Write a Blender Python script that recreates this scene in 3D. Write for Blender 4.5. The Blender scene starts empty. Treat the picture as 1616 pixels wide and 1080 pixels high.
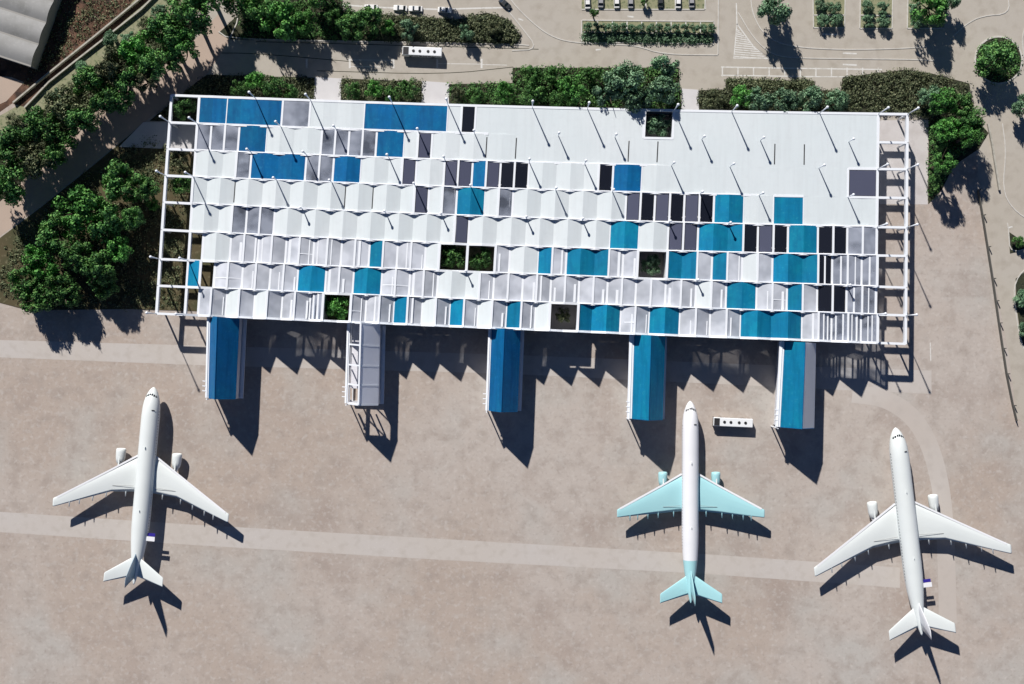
import bpy, math, random
from mathutils import Vector, Matrix
random.seed(7)
R = math.radians
SC = bpy.context.scene
COL = SC.collection
# ------------------------------------------------------------------ camera, light, exposure
CAM_H = 400.0          # metres above the apron
PX = 0.2               # metres per photograph pixel on the ground
cam = bpy.data.cameras.new('camera'); cam_o = bpy.data.objects.new('camera', cam); COL.objects.link(cam_o)
cam_o.location = (0, 0, CAM_H); cam.sensor_width = 36.0
cam.lens = 36.0 * CAM_H / (1616 * PX); cam.clip_end = 3000; cam.clip_start = 1
SC.camera = cam_o
SHX, SHY = 0.52, -1.18           # shadow offset per metre of height (east, north)
sd = Vector((-SHX, -SHY, 1)).normalized()      # towards the sun
ELEV = math.asin(sd.z); AZ = math.atan2(sd.x, sd.y)
w = bpy.data.worlds.new('World'); SC.world = w; w.use_nodes = True
nt = w.node_tree
sky = nt.nodes.new('ShaderNodeTexSky'); sky.sky_type = 'NISHITA'; sky.sun_disc = False
sky.altitude = 6000; sky.air_density = 0.75; sky.dust_density = 0.2; sky.ozone_density = 5.0; sky.sun_elevation = ELEV; sky.sun_rotation = AZ
nt.links.new(sky.outputs[0], nt.nodes['Background'].inputs[0]); nt.nodes['Background'].inputs[1].default_value = 0.07
sun = bpy.data.lights.new('sun', 'SUN'); sun.energy = 5.0; sun.angle = R(1.0); sun.color = (1.0, 0.955, 0.9)
sun_o = bpy.data.objects.new('sun', sun); COL.objects.link(sun_o)
sun_o.rotation_euler = (-sd).to_track_quat('-Z', 'Y').to_euler(); sun_o.location = (0, 0, 300)
vs = SC.view_settings; vs.view_transform = 'Standard'; vs.look = 'None'; vs.exposure = 0.25; vs.gamma = 1; vs.use_curve_mapping = False

def P(px, py, z=0.0, zo=None):
    """photo position of something at height z -> world point (height zo if given)"""
    k = PX * (CAM_H - z) / CAM_H
    return Vector(((px - 808) * k, (540 - py) * k, z if zo is None else zo))

# ------------------------------------------------------------------ materials
def mat(name, col, rough=0.6, metal=0.0, spec=0.5, noise=None, bump=0.0):
    m = bpy.data.materials.new(name); m.use_nodes = True
    n = m.node_tree.nodes; l = m.node_tree.links; b = n['Principled BSDF']
    b.inputs['Base Color'].default_value = (*col, 1); b.inputs['Roughness'].default_value = rough
    b.inputs['Metallic'].default_value = metal; b.inputs['Specular IOR Level'].default_value = spec
    if noise:                    # list of (scale, detail, colour, lo, hi, strength)
        tc = n.new('ShaderNodeTexCoord'); prev = None
        for (s, d, c2, lo, hi, st) in noise:
            t = n.new('ShaderNodeTexNoise'); t.inputs['Scale'].default_value = s; t.inputs['Detail'].default_value = d
            l.new(tc.outputs['Object'], t.inputs['Vector'])
            r = n.new('ShaderNodeMapRange'); r.inputs[1].default_value = lo; r.inputs[2].default_value = hi
            r.inputs[4].default_value = st; l.new(t.outputs[0], r.inputs[0])
            mx = n.new('ShaderNodeMix'); mx.data_type = 'RGBA'
            l.new(r.outputs[0], mx.inputs[0])
            if prev is None: mx.inputs[6].default_value = (*col, 1)
            else: l.new(prev, mx.inputs[6])
            mx.inputs[7].default_value = (*c2, 1); prev = mx.outputs[2]
        l.new(prev, b.inputs['Base Color'])
        if bump:
            bp = n.new('ShaderNodeBump'); bp.inputs['Strength'].default_value = bump; bp.inputs['Distance'].default_value = 0.1
            l.new(t.outputs[0], bp.inputs['Height']); l.new(bp.outputs[0], b.inputs['Normal'])
    return m

def streak(m, c2, sx, sy, strength=.5, lo=.45, hi=.7):
    n = m.node_tree.nodes; l = m.node_tree.links; b = n['Principled BSDF']; src = b.inputs['Base Color'].links[0].from_socket
    tc = n.new('ShaderNodeTexCoord'); mp = n.new('ShaderNodeMapping'); mp.inputs['Scale'].default_value = (sx, sy, 1); mp.inputs['Rotation'].default_value = (0, 0, R(-2))
    t = n.new('ShaderNodeTexNoise'); t.inputs['Scale'].default_value = 1; t.inputs['Detail'].default_value = 4
    l.new(tc.outputs['Object'], mp.inputs[0]); l.new(mp.outputs[0], t.inputs['Vector'])
    r = n.new('ShaderNodeMapRange'); r.inputs[1].default_value = lo; r.inputs[2].default_value = hi; r.inputs[4].default_value = strength; l.new(t.outputs[0], r.inputs[0])
    mx = n.new('ShaderNodeMix'); mx.data_type = 'RGBA'; l.new(r.outputs[0], mx.inputs[0]); l.new(src, mx.inputs[6]); mx.inputs[7].default_value = (*c2, 1)
    l.new(mx.outputs[2], b.inputs['Base Color'])

def glass(name, col, opac, rough=0.25, mott=0.0):
    m = bpy.data.materials.new(name); m.use_nodes = True
    n = m.node_tree.nodes; l = m.node_tree.links; b = n['Principled BSDF']
    b.inputs['Base Color'].default_value = (*col, 1); b.inputs['Roughness'].default_value = rough
    tr = n.new('ShaderNodeBsdfTransparent'); tr.inputs[0].default_value = (0.93, 0.96, 1, 1)
    mx = n.new('ShaderNodeMixShader'); mx.inputs[0].default_value = opac
    if mott:
        tc = n.new('ShaderNodeTexCoord'); t = n.new('ShaderNodeTexNoise'); t.inputs['Scale'].default_value = 0.16; t.inputs['Detail'].default_value = 2
        l.new(tc.outputs['Object'], t.inputs['Vector'])
        r = n.new('ShaderNodeMapRange'); r.inputs[1].default_value = .35; r.inputs[2].default_value = .65
        r.inputs[3].default_value = opac - mott; r.inputs[4].default_value = min(1, opac + mott)
        l.new(t.outputs[0], r.inputs[0]); l.new(r.outputs[0], mx.inputs[0])
    l.new(tr.outputs[0], mx.inputs[1]); l.new(b.outputs[0], mx.inputs[2])
    l.new(mx.outputs[0], n['Material Output'].inputs[0])
    return m

M = {}
M['apron'] = mat('apron', (0.385, 0.322, 0.277), 0.9, noise=[
    (0.012, 4, (0.43, 0.385, 0.35), .45, .60, .85), (0.035, 5, (0.40, 0.385, 0.36), .50, .66, .7), (0.045, 5, (0.29, 0.23, 0.197), .53, .70, .6),
    (0.22, 7, (0.295, 0.25, 0.22), .48, .70, .6), (0.55, 5, (0.44, 0.405, 0.375), .54, .72, .6), (0.75, 7, (0.53, 0.49, 0.455), .55, .74, .45), (1.0, 7, (0.23, 0.19, 0.165), .54, .76, .4)], bump=0.15)
M['concrete_light'] = mat('pale_concrete', (0.46, 0.42, 0.385), 0.9, noise=[
    (0.03, 5, (0.47, 0.44, 0.42), .42, .66, .8), (0.4, 5, (0.36, 0.32, 0.28), .5, .75, .5), (1.6, 2, (0.55, 0.53, 0.5), .62, .75, .5)])
M['road'] = mat('road_asphalt', (0.40, 0.365, 0.315), 0.9, noise=[
    (0.03, 5, (0.42, 0.39, 0.35), .42, .68, .8), (0.3, 6, (0.30, 0.265, 0.22), .48, .75, .6), (1.7, 2, (0.46, 0.43, 0.38), .6, .75, .4)])
M['road_pink'] = mat('side_road_asphalt', (0.42, 0.33, 0.27), 0.9, noise=[(0.1, 5, (0.36, 0.29, 0.24), .45, .7, .7)])
M['paving'] = mat('pale_paving', (0.56, 0.55, 0.56), 0.8, noise=[(0.25, 4, (0.5, 0.49, 0.5), .45, .7, .7)])
M['terrace'] = mat('terrace_paving', (0.52, 0.495, 0.49), 0.8, noise=[(0.2, 4, (0.42, 0.39, 0.38), .45, .7, .7)])
M['kerb'] = mat('kerb', (0.53, 0.51, 0.475), 0.8, noise=[(0.6, 3, (0.4, 0.38, 0.35), .45, .7, .6)])
M['line'] = mat('road_paint', (0.60, 0.59, 0.565), 0.7, noise=[(0.9, 3, (0.42, 0.40, 0.36), .5, .68, .8)])
M['soil'] = mat('bare_soil', (0.085, 0.045, 0.028), 0.95, noise=[
    (0.12, 6, (0.19, 0.10, 0.065), .45, .66, .9), (0.3, 6, (0.018, 0.012, 0.010), .47, .66, .9), (1.1, 3, (0.30, 0.20, 0.15), .62, .74, .6)], bump=.4)
M['bed'] = mat('planting_soil', (0.030, 0.034, 0.017), 0.95, noise=[
    (0.15, 5, (0.062, 0.058, 0.028), .45, .68, .8), (0.8, 5, (0.012, 0.018, 0.009), .47, .66, .9), (1.6, 2, (0.16, 0.15, 0.09), .64, .74, .5)], bump=.4)
M['earth'] = mat('olive_earth', (0.078, 0.062, 0.030), 0.95, noise=[
    (0.15, 5, (0.05, 0.055, 0.022), .42, .66, .9), (0.9, 4, (0.17, 0.15, 0.09), .55, .74, .8)], bump=.4)
M['grass'] = mat('dry_grass', (0.25, 0.25, 0.15), 0.95, noise=[(0.3, 5, (0.30, 0.29, 0.20), .45, .68, .8), (1.2, 4, (0.06, 0.10, 0.04), .5, .7, .8)], bump=.3)
M['white'] = mat('white_roof_sheet', (0.61, 0.665, 0.685), 0.55, noise=[(0.05, 4, (0.645, 0.69, 0.71), .42, .66, .8), (0.5, 5, (0.575, 0.62, 0.64), .52, .78, .6), (1.6, 3, (0.65, 0.67, 0.68), .6, .75, .5)])
streak(M['white'], (0.52, 0.56, 0.575), .9, .07, .28)
M['beam'] = mat('white_steel', (0.77, 0.80, 0.84), 0.45)
M['wall'] = mat('pale_wall', (0.62, 0.63, 0.66), 0.6)
M['floor'] = mat('hall_floor', (0.62, 0.62, 0.66), 0.6, noise=[(0.1, 3, (0.5, 0.5, 0.54), .45, .66, .8)])
M['blue'] = mat('blue_roof_sheet', (0.004, 0.115, 0.30), 0.5, noise=[(0.12, 5, (0.004, 0.14, 0.30), .42, .62, .9), (0.5, 5, (0.004, 0.10, 0.25), .45, .66, .8), (1.3, 4, (0.02, 0.19, 0.35), .58, .74, .6)])
M['teal'] = mat('teal_roof_sheet', (0.006, 0.185, 0.35), 0.5, noise=[(0.12, 5, (0.006, 0.215, 0.34), .42, .62, .9), (0.5, 5, (0.005, 0.165, 0.30), .45, .66, .8), (1.3, 4, (0.025, 0.27, 0.38), .58, .74, .6)])
M['frost'] = glass('frosted_glazing', (0.59, 0.62, 0.68), 0.76, 0.35, .22)
M['frost2'] = mat('pier_membrane', (0.86, 0.88, 0.93), 0.5)
_n = M['frost2'].node_tree.nodes; _l = M['frost2'].node_tree.links; _t = _n.new('ShaderNodeBsdfTranslucent'); _t.inputs[0].default_value = (0.86, 0.88, 0.93, 1)
_m = _n.new('ShaderNodeMixShader'); _m.inputs[0].default_value = .5; _l.new(_n['Principled BSDF'].outputs[0], _m.inputs[1]); _l.new(_t.outputs[0], _m.inputs[2]); _l.new(_m.outputs[0], _n['Material Output'].inputs[0])
M['mid'] = glass('grey_glazing', (0.34, 0.37, 0.44), 0.52, 0.2, .38)
M['slate'] = glass('slate_glazing', (0.085, 0.092, 0.14), 0.93, 0.25)
M['dark'] = glass('black_glazing', (0.012, 0.014, 0.022), 0.97, 0.2)
streak(M['blue'], (0.002, 0.07, 0.20), .6, .08, .6); streak(M['teal'], (0.004, 0.12, 0.24), .6, .08, .6)
for q_ in ('blue', 'teal', 'frost'):
    n_ = M[q_].node_tree.nodes; l_ = M[q_].node_tree.links; b_ = n_['Principled BSDF']; hs_ = n_.new('ShaderNodeHueSaturation'); oi_ = n_.new('ShaderNodeObjectInfo'); mr_ = n_.new('ShaderNodeMapRange')
    mr_.inputs[3].default_value, mr_.inputs[4].default_value = (0.80, 1.14) if q_ != 'frost' else (0.86, 1.1)
    l_.new(oi_.outputs['Random'], mr_.inputs[0]); l_.new(mr_.outputs[0], hs_.inputs['Value'])
    if b_.inputs['Base Color'].links: l_.new(b_.inputs['Base Color'].links[0].from_socket, hs_.inputs['Color'])
    else: hs_.inputs['Color'].default_value = b_.inputs['Base Color'].default_value
    l_.new(hs_.outputs[0], b_.inputs['Base Color'])
for q_ in ('blue', 'teal', 'white'): M[q_].node_tree.nodes['Principled BSDF'].inputs['Specular IOR Level'].default_value = 0.12
M['facade'] = mat('facade_glass', (0.04, 0.06, 0.09), 0.12, spec=0.8)
M['aluminium'] = mat('aluminium', (0.72, 0.74, 0.76), 0.35, 0.6)
M['plane_white'] = mat('aircraft_white', (0.68, 0.72, 0.715), 0.4, noise=[(0.15, 3, (0.64, 0.68, 0.675), .45, .7, .6)])
M['plane_bright'] = mat('aircraft_bright_white', (0.76, 0.77, 0.80), 0.4, noise=[(0.15, 3, (0.72, 0.735, 0.76), .45, .7, .6)])
M['plane_teal'] = mat('aircraft_turquoise', (0.36, 0.64, 0.68), 0.4, noise=[(0.15, 3, (0.33, 0.60, 0.65), .45, .7, .6)])
M['plane_fin'] = mat('aircraft_blue_grey', (0.22, 0.33, 0.42), 0.35)
M['navy'] = mat('navy_paint', (0.03, 0.02, 0.25), 0.4)
M['dark_glass'] = mat('dark_window', (0.02, 0.025, 0.03), 0.12, spec=0.8)
M['black'] = mat('black_plastic', (0.015, 0.015, 0.017), 0.6)
M['rubber'] = mat('tyre_rubber', (0.02, 0.02, 0.02), 0.85)
M['bus_white'] = mat('bus_white', (0.76, 0.78, 0.80), 0.4, noise=[(0.8, 3, (0.70, 0.72, 0.73), .5, .75, .5)])
M['car_white'] = mat('car_white', (0.78, 0.78, 0.77), 0.25, noise=[(1.5, 2, (0.72, 0.72, 0.71), .5, .7, .4)])
M['car_dark'] = mat('car_charcoal', (0.045, 0.05, 0.055), 0.25)
M['car_silver'] = mat('car_silver', (0.45, 0.45, 0.46), 0.25, 0.3)
M['shed'] = mat('corrugated_sheet', (0.30, 0.30, 0.295), 0.8, spec=.1, noise=[(0.2, 5, (0.23, 0.23, 0.22), .45, .7, .8), (1.2, 3, (0.36, 0.36, 0.35), .55, .75, .6)])
M['shed_wall'] = mat('shed_wall', (0.30, 0.29, 0.27), 0.8)
M['bark'] = mat('bark', (0.07, 0.05, 0.035), 0.9, noise=[(2, 4, (0.13, 0.10, 0.07), .45, .7, .8)])
M['stone'] = mat('boundary_stone', (0.42, 0.40, 0.35), 0.9, noise=[(0.8, 4, (0.28, 0.27, 0.23), .45, .7, .8)])
M['fence'] = mat('fence_steel', (0.10, 0.10, 0.09), 0.7)

def leafmat(name, a, b, c):
    m = bpy.data.materials.new(name); m.use_nodes = True
    n = m.node_tree.nodes; l = m.node_tree.links; bs = n['Principled BSDF']; bs.inputs['Roughness'].default_value = 0.6
    bs.inputs['Specular IOR Level'].default_value = 0.25
    g = n.new('ShaderNodeNewGeometry'); oi = n.new('ShaderNodeObjectInfo')
    tc = n.new('ShaderNodeTexCoord'); t = n.new('ShaderNodeTexNoise'); t.inputs['Scale'].default_value = 3.2; t.inputs['Detail'].default_value = 3
    l.new(tc.outputs['Object'], t.inputs['Vector'])
    r = n.new('ShaderNodeMapRange'); r.inputs[1].default_value = .35; r.inputs[2].default_value = .65; l.new(t.outputs[0], r.inputs[0])
    ad = n.new('ShaderNodeMath'); ad.operation = 'MULTIPLY_ADD'; ad.inputs[1].default_value = 0.5
    l.new(g.outputs['Random Per Island'], ad.inputs[0])
    h = n.new('ShaderNodeMath'); h.operation = 'MULTIPLY'; h.inputs[1].default_value = .5; l.new(r.outputs[0], h.inputs[0])
    l.new(h.outputs[0], ad.inputs[2])
    cr = n.new('ShaderNodeValToRGB'); e = cr.color_ramp.elements
    e[0].position = 0.1; e[0].color = (*a, 1); e[1].position = 0.9; e[1].color = (*c, 1); k = e.new(0.5); k.color = (*b, 1)
    l.new(ad.outputs[0], cr.inputs[0])
    hs = n.new('ShaderNodeHueSaturation'); mr = n.new('ShaderNodeMapRange'); mr.inputs[3].default_value = 0.75; mr.inputs[4].default_value = 1.25
    l.new(oi.outputs['Random'], mr.inputs[0]); l.new(mr.outputs[0], hs.inputs['Value']); l.new(cr.outputs[0], hs.inputs['Color'])
    l.new(hs.outputs[0], bs.inputs['Base Color'])
    return m
M['leaf'] = leafmat('leaf_green', (0.014, 0.052, 0.014), (0.078, 0.21, 0.055), (0.21, 0.38, 0.11))
M['leaf_bright'] = leafmat('leaf_bright', (0.022, 0.085, 0.018), (0.085, 0.27, 0.055), (0.20, 0.44, 0.11))
M['leaf_grey'] = leafmat('leaf_grey_green', (0.035, 0.08, 0.042), (0.125, 0.24, 0.135), (0.28, 0.42, 0.25))
M['leaf_olive'] = leafmat('leaf_olive', (0.025, 0.038, 0.02), (0.08, 0.105, 0.05), (0.26, 0.27, 0.15))

# ------------------------------------------------------------------ mesh helpers
class MB:
    def __init__(s): s.v = []; s.f = []; s.m = []; s.mi = 0
    def add(s, vs_, fs):
        o = len(s.v); s.v += [tuple(x) for x in vs_]
        for f in fs: s.f.append(tuple(i + o for i in f)); s.m.append(s.mi)
    def box(s, x0, x1, y0, y1, z0, z1):
        s.hexa([(x0, y0), (x1, y0), (x1, y1), (x0, y1)], z0, z1)
    def hexa(s, q, z0, z1):      # q: 4 xy corners counterclockwise, z0/z1 numbers or lists
        z0 = z0 if isinstance(z0, (list, tuple)) else [z0]*4; z1 = z1 if isinstance(z1, (list, tuple)) else [z1]*4
        s.add([(q[i][0], q[i][1], z0[i]) for i in range(4)] + [(q[i][0], q[i][1], z1[i]) for i in range(4)],
              [(3, 2, 1, 0), (4, 5, 6, 7), (0, 1, 5, 4), (1, 2, 6, 5), (2, 3, 7, 6), (3, 0, 4, 7)])
    def prism(s, pts, z0, z1):
        n = len(pts)
        s.add([(p[0], p[1], z0) for p in pts] + [(p[0], p[1], z1) for p in pts],
              [tuple(range(n-1, -1, -1)), tuple(range(n, 2*n))] + [(i, (i+1) % n, n+(i+1) % n, n+i) for i in range(n)])
    def bar(s, a, b, wd, ht):    # rectangular bar from a to b, top at a.z/b.z
        a = Vector(a); b = Vector(b); d = (b - a); d2 = Vector((d.x, d.y, 0))
        if d2.length < 1e-6: n = Vector((1, 0, 0))
        else: n = Vector((-d2.y, d2.x, 0)).normalized()
        n *= wd / 2; dn = Vector((0, 0, ht))
        s.add([a+n-dn, a-n-dn, b-n-dn, b+n-dn, a+n, a-n, b-n, b+n],
              [(3, 2, 1, 0), (4, 5, 6, 7), (0, 1, 5, 4), (1, 2, 6, 5), (2, 3, 7, 6), (3, 0, 4, 7)])
    def tube(s, pts, rad, n=8):  # pts with radii list, along any direction
        rings = []
        for i, p in enumerate(pts):
            p = Vector(p); a = Vector(pts[max(i-1, 0)]); b = Vector(pts[min(i+1, len(pts)-1)])
            d = (b - a).normalized(); u = d.orthogonal().normalized() if i == 0 else (pu - d * pu.dot(d)).normalized()
            pu = u; v = d.cross(u); rr = rad[i] if isinstance(rad, (list, tuple)) else rad
            rings.append([p + (u*math.cos(t) + v*math.sin(t)) * rr for t in [2*math.pi*k/n for k in range(n)]])
        s.rings(rings)
    def rings(s, rings, cap=True):
        n = len(rings[0]); vs_ = [p for r in rings for p in r]; fs = []
        for i in range(len(rings)-1):
            for k in range(n): fs.append((i*n+k, i*n+(k+1) % n, (i+1)*n+(k+1) % n, (i+1)*n+k))
        if cap: fs += [tuple(range(n-1, -1, -1)), tuple((len(rings)-1)*n+k for k in range(n))]
        s.add(vs_, fs)
    def build(s, name, m, parent=None, smooth=False, bevel=0):
        me = bpy.data.meshes.new(name); me.from_pydata(s.v, [], s.f)
        for mm in (m if isinstance(m, (list, tuple)) else [m]): me.materials.append(mm)
        if any(s.m): me.polygons.foreach_set('material_index', s.m)
        me.update()
        if smooth: me.polygons.foreach_set('use_smooth', [True]*len(me.polygons))
        o = bpy.data.objects.new(name, me); COL.objects.link(o)
        if parent: o.parent = parent
        if bevel:
            b = o.modifiers.new('bevel', 'BEVEL'); b.width = bevel; b.segments = 2; b.limit_method = 'ANGLE'
        return o
def tag(o, label=None, cat=None, group=None, kind=None):
    if label: o['label'] = label
    if cat: o['category'] = cat
    if group: o['group'] = group
    if kind: o['kind'] = kind
    return o
def empty(name, loc, rz=0):
    o = bpy.data.objects.new(name, None); COL.objects.link(o); o.location = loc; o.rotation_euler = (0, 0, rz); o.empty_display_size = .5; return o
def copy_tree(o, parent=None):
    c = o.copy(); COL.objects.link(c); c.parent = parent
    for ch in KIDS(o): copy_tree(ch, c)
    return c
def KIDS(o): return [x for x in list(COL.objects) if x.parent == o]
def ccw(p):
    a = sum(p[i][0]*p[(i+1) % len(p)][1] - p[(i+1) % len(p)][0]*p[i][1] for i in range(len(p)))
    return p if a > 0 else p[::-1]
def patch(name, pix, m, z, thick=0.0, z0=None):
    pts = ccw([tuple(P(x, y, z)[:2]) for x, y in pix]); b = MB()
    if thick: b.prism(pts, z - thick, z)
    else: b.add([(x, y, z) for x, y in pts], [tuple(range(len(pts)))])
    return tag(b.build(name, m), kind='structure')
def smoothline(pts, it=2):
    for _ in range(it):
        q = [pts[0]]
        for a, b in zip(pts[:-1], pts[1:]):
            q.append((a[0]*.75+b[0]*.25, a[1]*.75+b[1]*.25)); q.append((a[0]*.25+b[0]*.75, a[1]*.25+b[1]*.75))
        q.append(pts[-1]); pts = q
    return pts
def strip(b, pix, wd, z, ht=0.0):    # ribbon (or kerb of height ht) along pixels
    pts = [P(x, y, z) for x, y in pix]; L = []; Rr = []
    for i, p in enumerate(pts):
        d = (pts[min(i+1, len(pts)-1)] - pts[max(i-1, 0)]); d.z = 0; d.normalize(); n = Vector((-d.y, d.x, 0)) * wd/2
        L.append(p + n); Rr.append(p - n)
    n = len(pts)
    if ht <= 0:
        b.add(Rr + L, [(i, i+1, n+i+1, n+i) for i in range(n-1)])
    else:
        dz = Vector((0, 0, ht))
        b.rings([[Rr[i]-dz, L[i]-dz, L[i], Rr[i]] for i in range(n)])

# ------------------------------------------------------------------ ground, roads
b = MB(); b.add([(-900, -900, 0), (900, -900, 0), (900, 900, 0), (-900, 900, 0)], [(0, 1, 2, 3)])
tag(b.build('ground', M['apron']), kind='structure')
patch('road', [(225, 195), (300, 40), (360, -60), (1700, -60), (1700, 720), (1605, 660), (1592, 560), (1566, 420), (1545, 310), (1540, 200), (1100, 175), (700, 168), (250, 168)], M['road'], 0.004)
# pale strips in the apron
patch('apron_band', [(-30, 806), (300, 828), (700, 851), (1100, 874), (1420, 896), (1420, 928), (1100, 905), (700, 884), (300, 860), (-30, 838)], M['concrete_light'], 0.006)
patch('apron_edge_strip', [(-30, 536), (330, 546), (800, 560), (1250, 578), (1470, 585), (1470, 622), (1250, 612), (800, 590), (330, 577), (-30, 563)], M['concrete_light'], 0.007)
b = MB(); strip(b, smoothline([(1345, 622), (1400, 628), (1450, 665), (1478, 730), (1492, 820), (1496, 985)], 3), 5.6, 0.011)
M['lane'] = mat('lane_concrete', (0.445, 0.40, 0.365), 0.9, noise=[(0.03, 5, (0.49, 0.46, 0.43), .42, .66, .8), (0.3, 5, (0.40, 0.36, 0.33), .5, .75, .6)])
tag(b.build('taxi_lane', M['lane']), kind='structure')
patch('side_road', [(345, 22), (366, 60), (327, 117), (232, 190), (150, 256), (65, 325), (-30, 395), (-30, 345), (60, 262), (130, 190), (200, 130), (262, 100), (310, 60)], M['road_pink'], 0.010)
# ochre soil and plots on the upper left
patch('bare_soil', [(-40, -40), (225, -40), (215, 4), (100, 96), (20, 163), (-40, 205)], M['soil'], 0.012)
patch('clay_yard', [(-30, 118), (18, 122), (38, 130), (10, 160), (-30, 178)], M['road_pink'], 0.018)
patch('verge', [(232, -20), (360, -20), (300, 30), (200, 100), (100, 180), (-30, 262), (-30, 200), (40, 160), (130, 85)], M['grass'], 0.014)
patch('planting_bed', [(300, 28), (330, 30), (262, 100), (200, 130), (130, 190), (60, 262), (-30, 345), (-30, 232), (80, 180), (190, 90)], M['bed'], 0.12, .12)
patch('planting_bed', [(65, 327), (150, 259), (225, 196), (235, 210), (262, 237), (300, 240), (338, 300), (338, 492), (200, 488), (45, 490), (-30, 470), (-30, 398)], M['earth'], 0.12, .12)
patch('planting_bed', [(327, 118), (498, 123), (496, 162), (320, 158), (316, 192), (236, 191), (310, 130)], M['bed'], 0.12, .12)
patch('planting_bed', [(539, 124), (666, 129), (665, 175), (538, 170)], M['bed'], 0.12, .12)
patch('planting_bed', [(709, 133), (809, 131), (809, 107), (1071, 107), (1076, 180), (708, 175)], M['bed'], 0.12, .12)
patch('planting_bed', [(1103, 143), (1145, 141), (1145, 125), (1285, 128), (1288, 142), (1327, 144), (1330, 122), (1430, 110), (1470, 116), (1530, 132), (1536, 182), (1560, 210), (1545, 235), (1505, 262), (1486, 300), (1465, 322), (1466, 180), (1103, 180)], M['bed'], 0.12, .12)
patch('planting_bed', [(362, 62), (345, 52), (385, 15), (400, -20), (540, -20), (540, 17), (600, 23), (720, 31), (768, 20), (800, 30), (822, 58), (815, 70), (600, 66)], M['bed'], 0.12, .12)
patch('planting_bed', [(1592, 366), (1630, 395), (1630, 392), (1594, 400)], M['bed'], 0.12, .12)
patch('planting_bed', [(1630, 420), (1603, 440), (1604, 480), (1612, 540), (1630, 560)], M['bed'], 0.12, .12)
patch('terrace', [(1388, 190), (1465, 190), (1464, 323), (1388, 322)], M['terrace'], 0.02)
for q in ([(497, 122), (539, 124), (537, 172), (495, 166)], [(666, 128), (709, 131), (708, 178), (665, 176)], [(1076, 140), (1103, 142), (1103, 182), (1075, 178)], [(188, 232), (226, 193), (318, 193), (312, 237)]):
    patch('entrance_path', q, M['paving'], 0.14 if q[0][0] != 188 else 0.16, .12)
patch('ditch', [(20, 164), (62, 129), (150, 58), (233, -10), (244, -8), (165, 60), (76, 130), (38, 169)], M['soil'], 0.022)
# car park plots
for q in ([(918, -20), (1112, -20), (1112, 15), (918, 15)], [(919, 32), (1127, 34), (1126, 69), (918, 67)], [(1284, -20), (1334, -20), (1334, 44), (1283, 43)], [(1358, -20), (1409, -20), (1408, 45), (1357, 44)], [(1433, -20), (1500, -20), (1490, 44), (1432, 45)]):
    patch('parking_plot', q, M['grass'], 0.020)
# kerbs and painted lines
kb = MB()
for pl in ([(800, -10), (812, 8), (840, 36), (868, 57), (900, 67), (960, 70), (1005, 72), (1045, 86), (1133, 87)],
           [(780, -10), (800, 15), (822, 42), (850, 78), (808, 80)], [(1184, -10), (1188, 25), (1208, 58), (1245, 74), (1330, 79), (1420, 77), (1463, 74)],
           [(1165, 20), (1190, 62), (1220, 88), (1260, 92), (1350, 93), (1440, 94), (1475, 96)],
           [(1504, 58), (1525, 38), (1550, 25), (1594, 22), (1590, -10)], [(1630, 20), (1612, 55), (1616, 90)],
           [(1582, 195), (1588, 240), (1582, 300), (1598, 330), (1630, 352)], [(1590, 352), (1592, 366), (1594, 400), (1630, 390)], [(1630, 415), (1600, 442), (1602, 490), (1612, 545), (1630, 575)],
           [(345, 50), (362, 62), (600, 66), (815, 70), (835, 72)], [(362, 62), (380, 22), (352, 10)]):
    strip(kb, smoothline(pl, 2), 0.32, 0.13, 0.13)
for x0, y0, x1, y1 in ((918, 15, 1112, 15), (919, 32, 1127, 34), (918, 67, 1126, 69), (918, 32, 918, 67), (1127, 34, 1126, 69), (1283, -10, 1284, 44), (1334, -10, 1333, 44), (1283, 44, 1334, 44), (1358, -10, 1357, 45), (1409, -10, 1408, 45), (1357, 45, 1408, 45), (1433, -10, 1432, 45), (1432, 45, 1490, 45), (920, 50.5, 1126, 54), (1284, 24, 1333, 24), (1358, 24, 1408, 25),
                       (1114, -10, 1112, 15), (1134, -10, 1133, 86), (1127, 69, 1124, 72)):
    strip(kb, [(x0, y0), (x1, y1)], 0.35, 0.15, 0.15)
tag(kb.build('kerb', M['kerb']), kind='structure')
lb = MB()
for i in range(9): strip(lb, [(925 + i*23.5, -10), (925 + i*23.5, 15)], 0.45, 0.03)
for i in range(1, 9): strip(lb, [(920 + i*23.2, 33), (919.5 + i*23.2, 52)], 0.35, 0.03)
for x in (484, 552, 621, 690, 760): strip(lb, [(x, 93), (x, 108)], 0.6, 0.012)
for x0, x1, y in ((552, 620, 94.5), (552, 600, 105), (690, 760, 100.5), (760, 800, 102)): strip(lb, [(x0, y), (x1, y+1)], 0.22, 0.011)
strip(lb, smoothline([(1138, 106), (1250, 108), (1392, 110)], 1), .4, 0.012); strip(lb, [(1138, 119), (1270, 121), (1392, 122)], .35, 0.012)
for i in range(11): strip(lb, [(1140 + i*24.6, 107), (1140 + i*24.6, 121)], 0.4, 0.013)
for i in range(13):                                # hatched splitter island
    y = 46 + i*3.6; strip(lb, [(1161.5 - i*.2, y), (1163 + (y-42)*1.0, y + 3.5)], .35, 0.012)
for pl in ([(1163, 38), (1158, 92), (1215, 92), (1190, 75), (1163, 38)], [(1162, 5), (1163, 38)], [(1375, 0), (1376, 10)]): strip(lb, pl, .4, 0.013)
for x0, y0, x1, y1 in ((552, 12, 552, 20), (540, 8, 600, 12), (600, 12, 690, 15), (690, 15, 800, 12), (1298, 54, 1322, 55), (1330, 84, 1352, 85), (1330, 102, 1352, 103), (948, 78, 940, 79), (1000, 27, 990, 26), (818, 30, 826, 32), (1598, 358, 1590, 360)): strip(lb, [(x0, y0), (x1, y1)], .5, 0.014)
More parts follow.
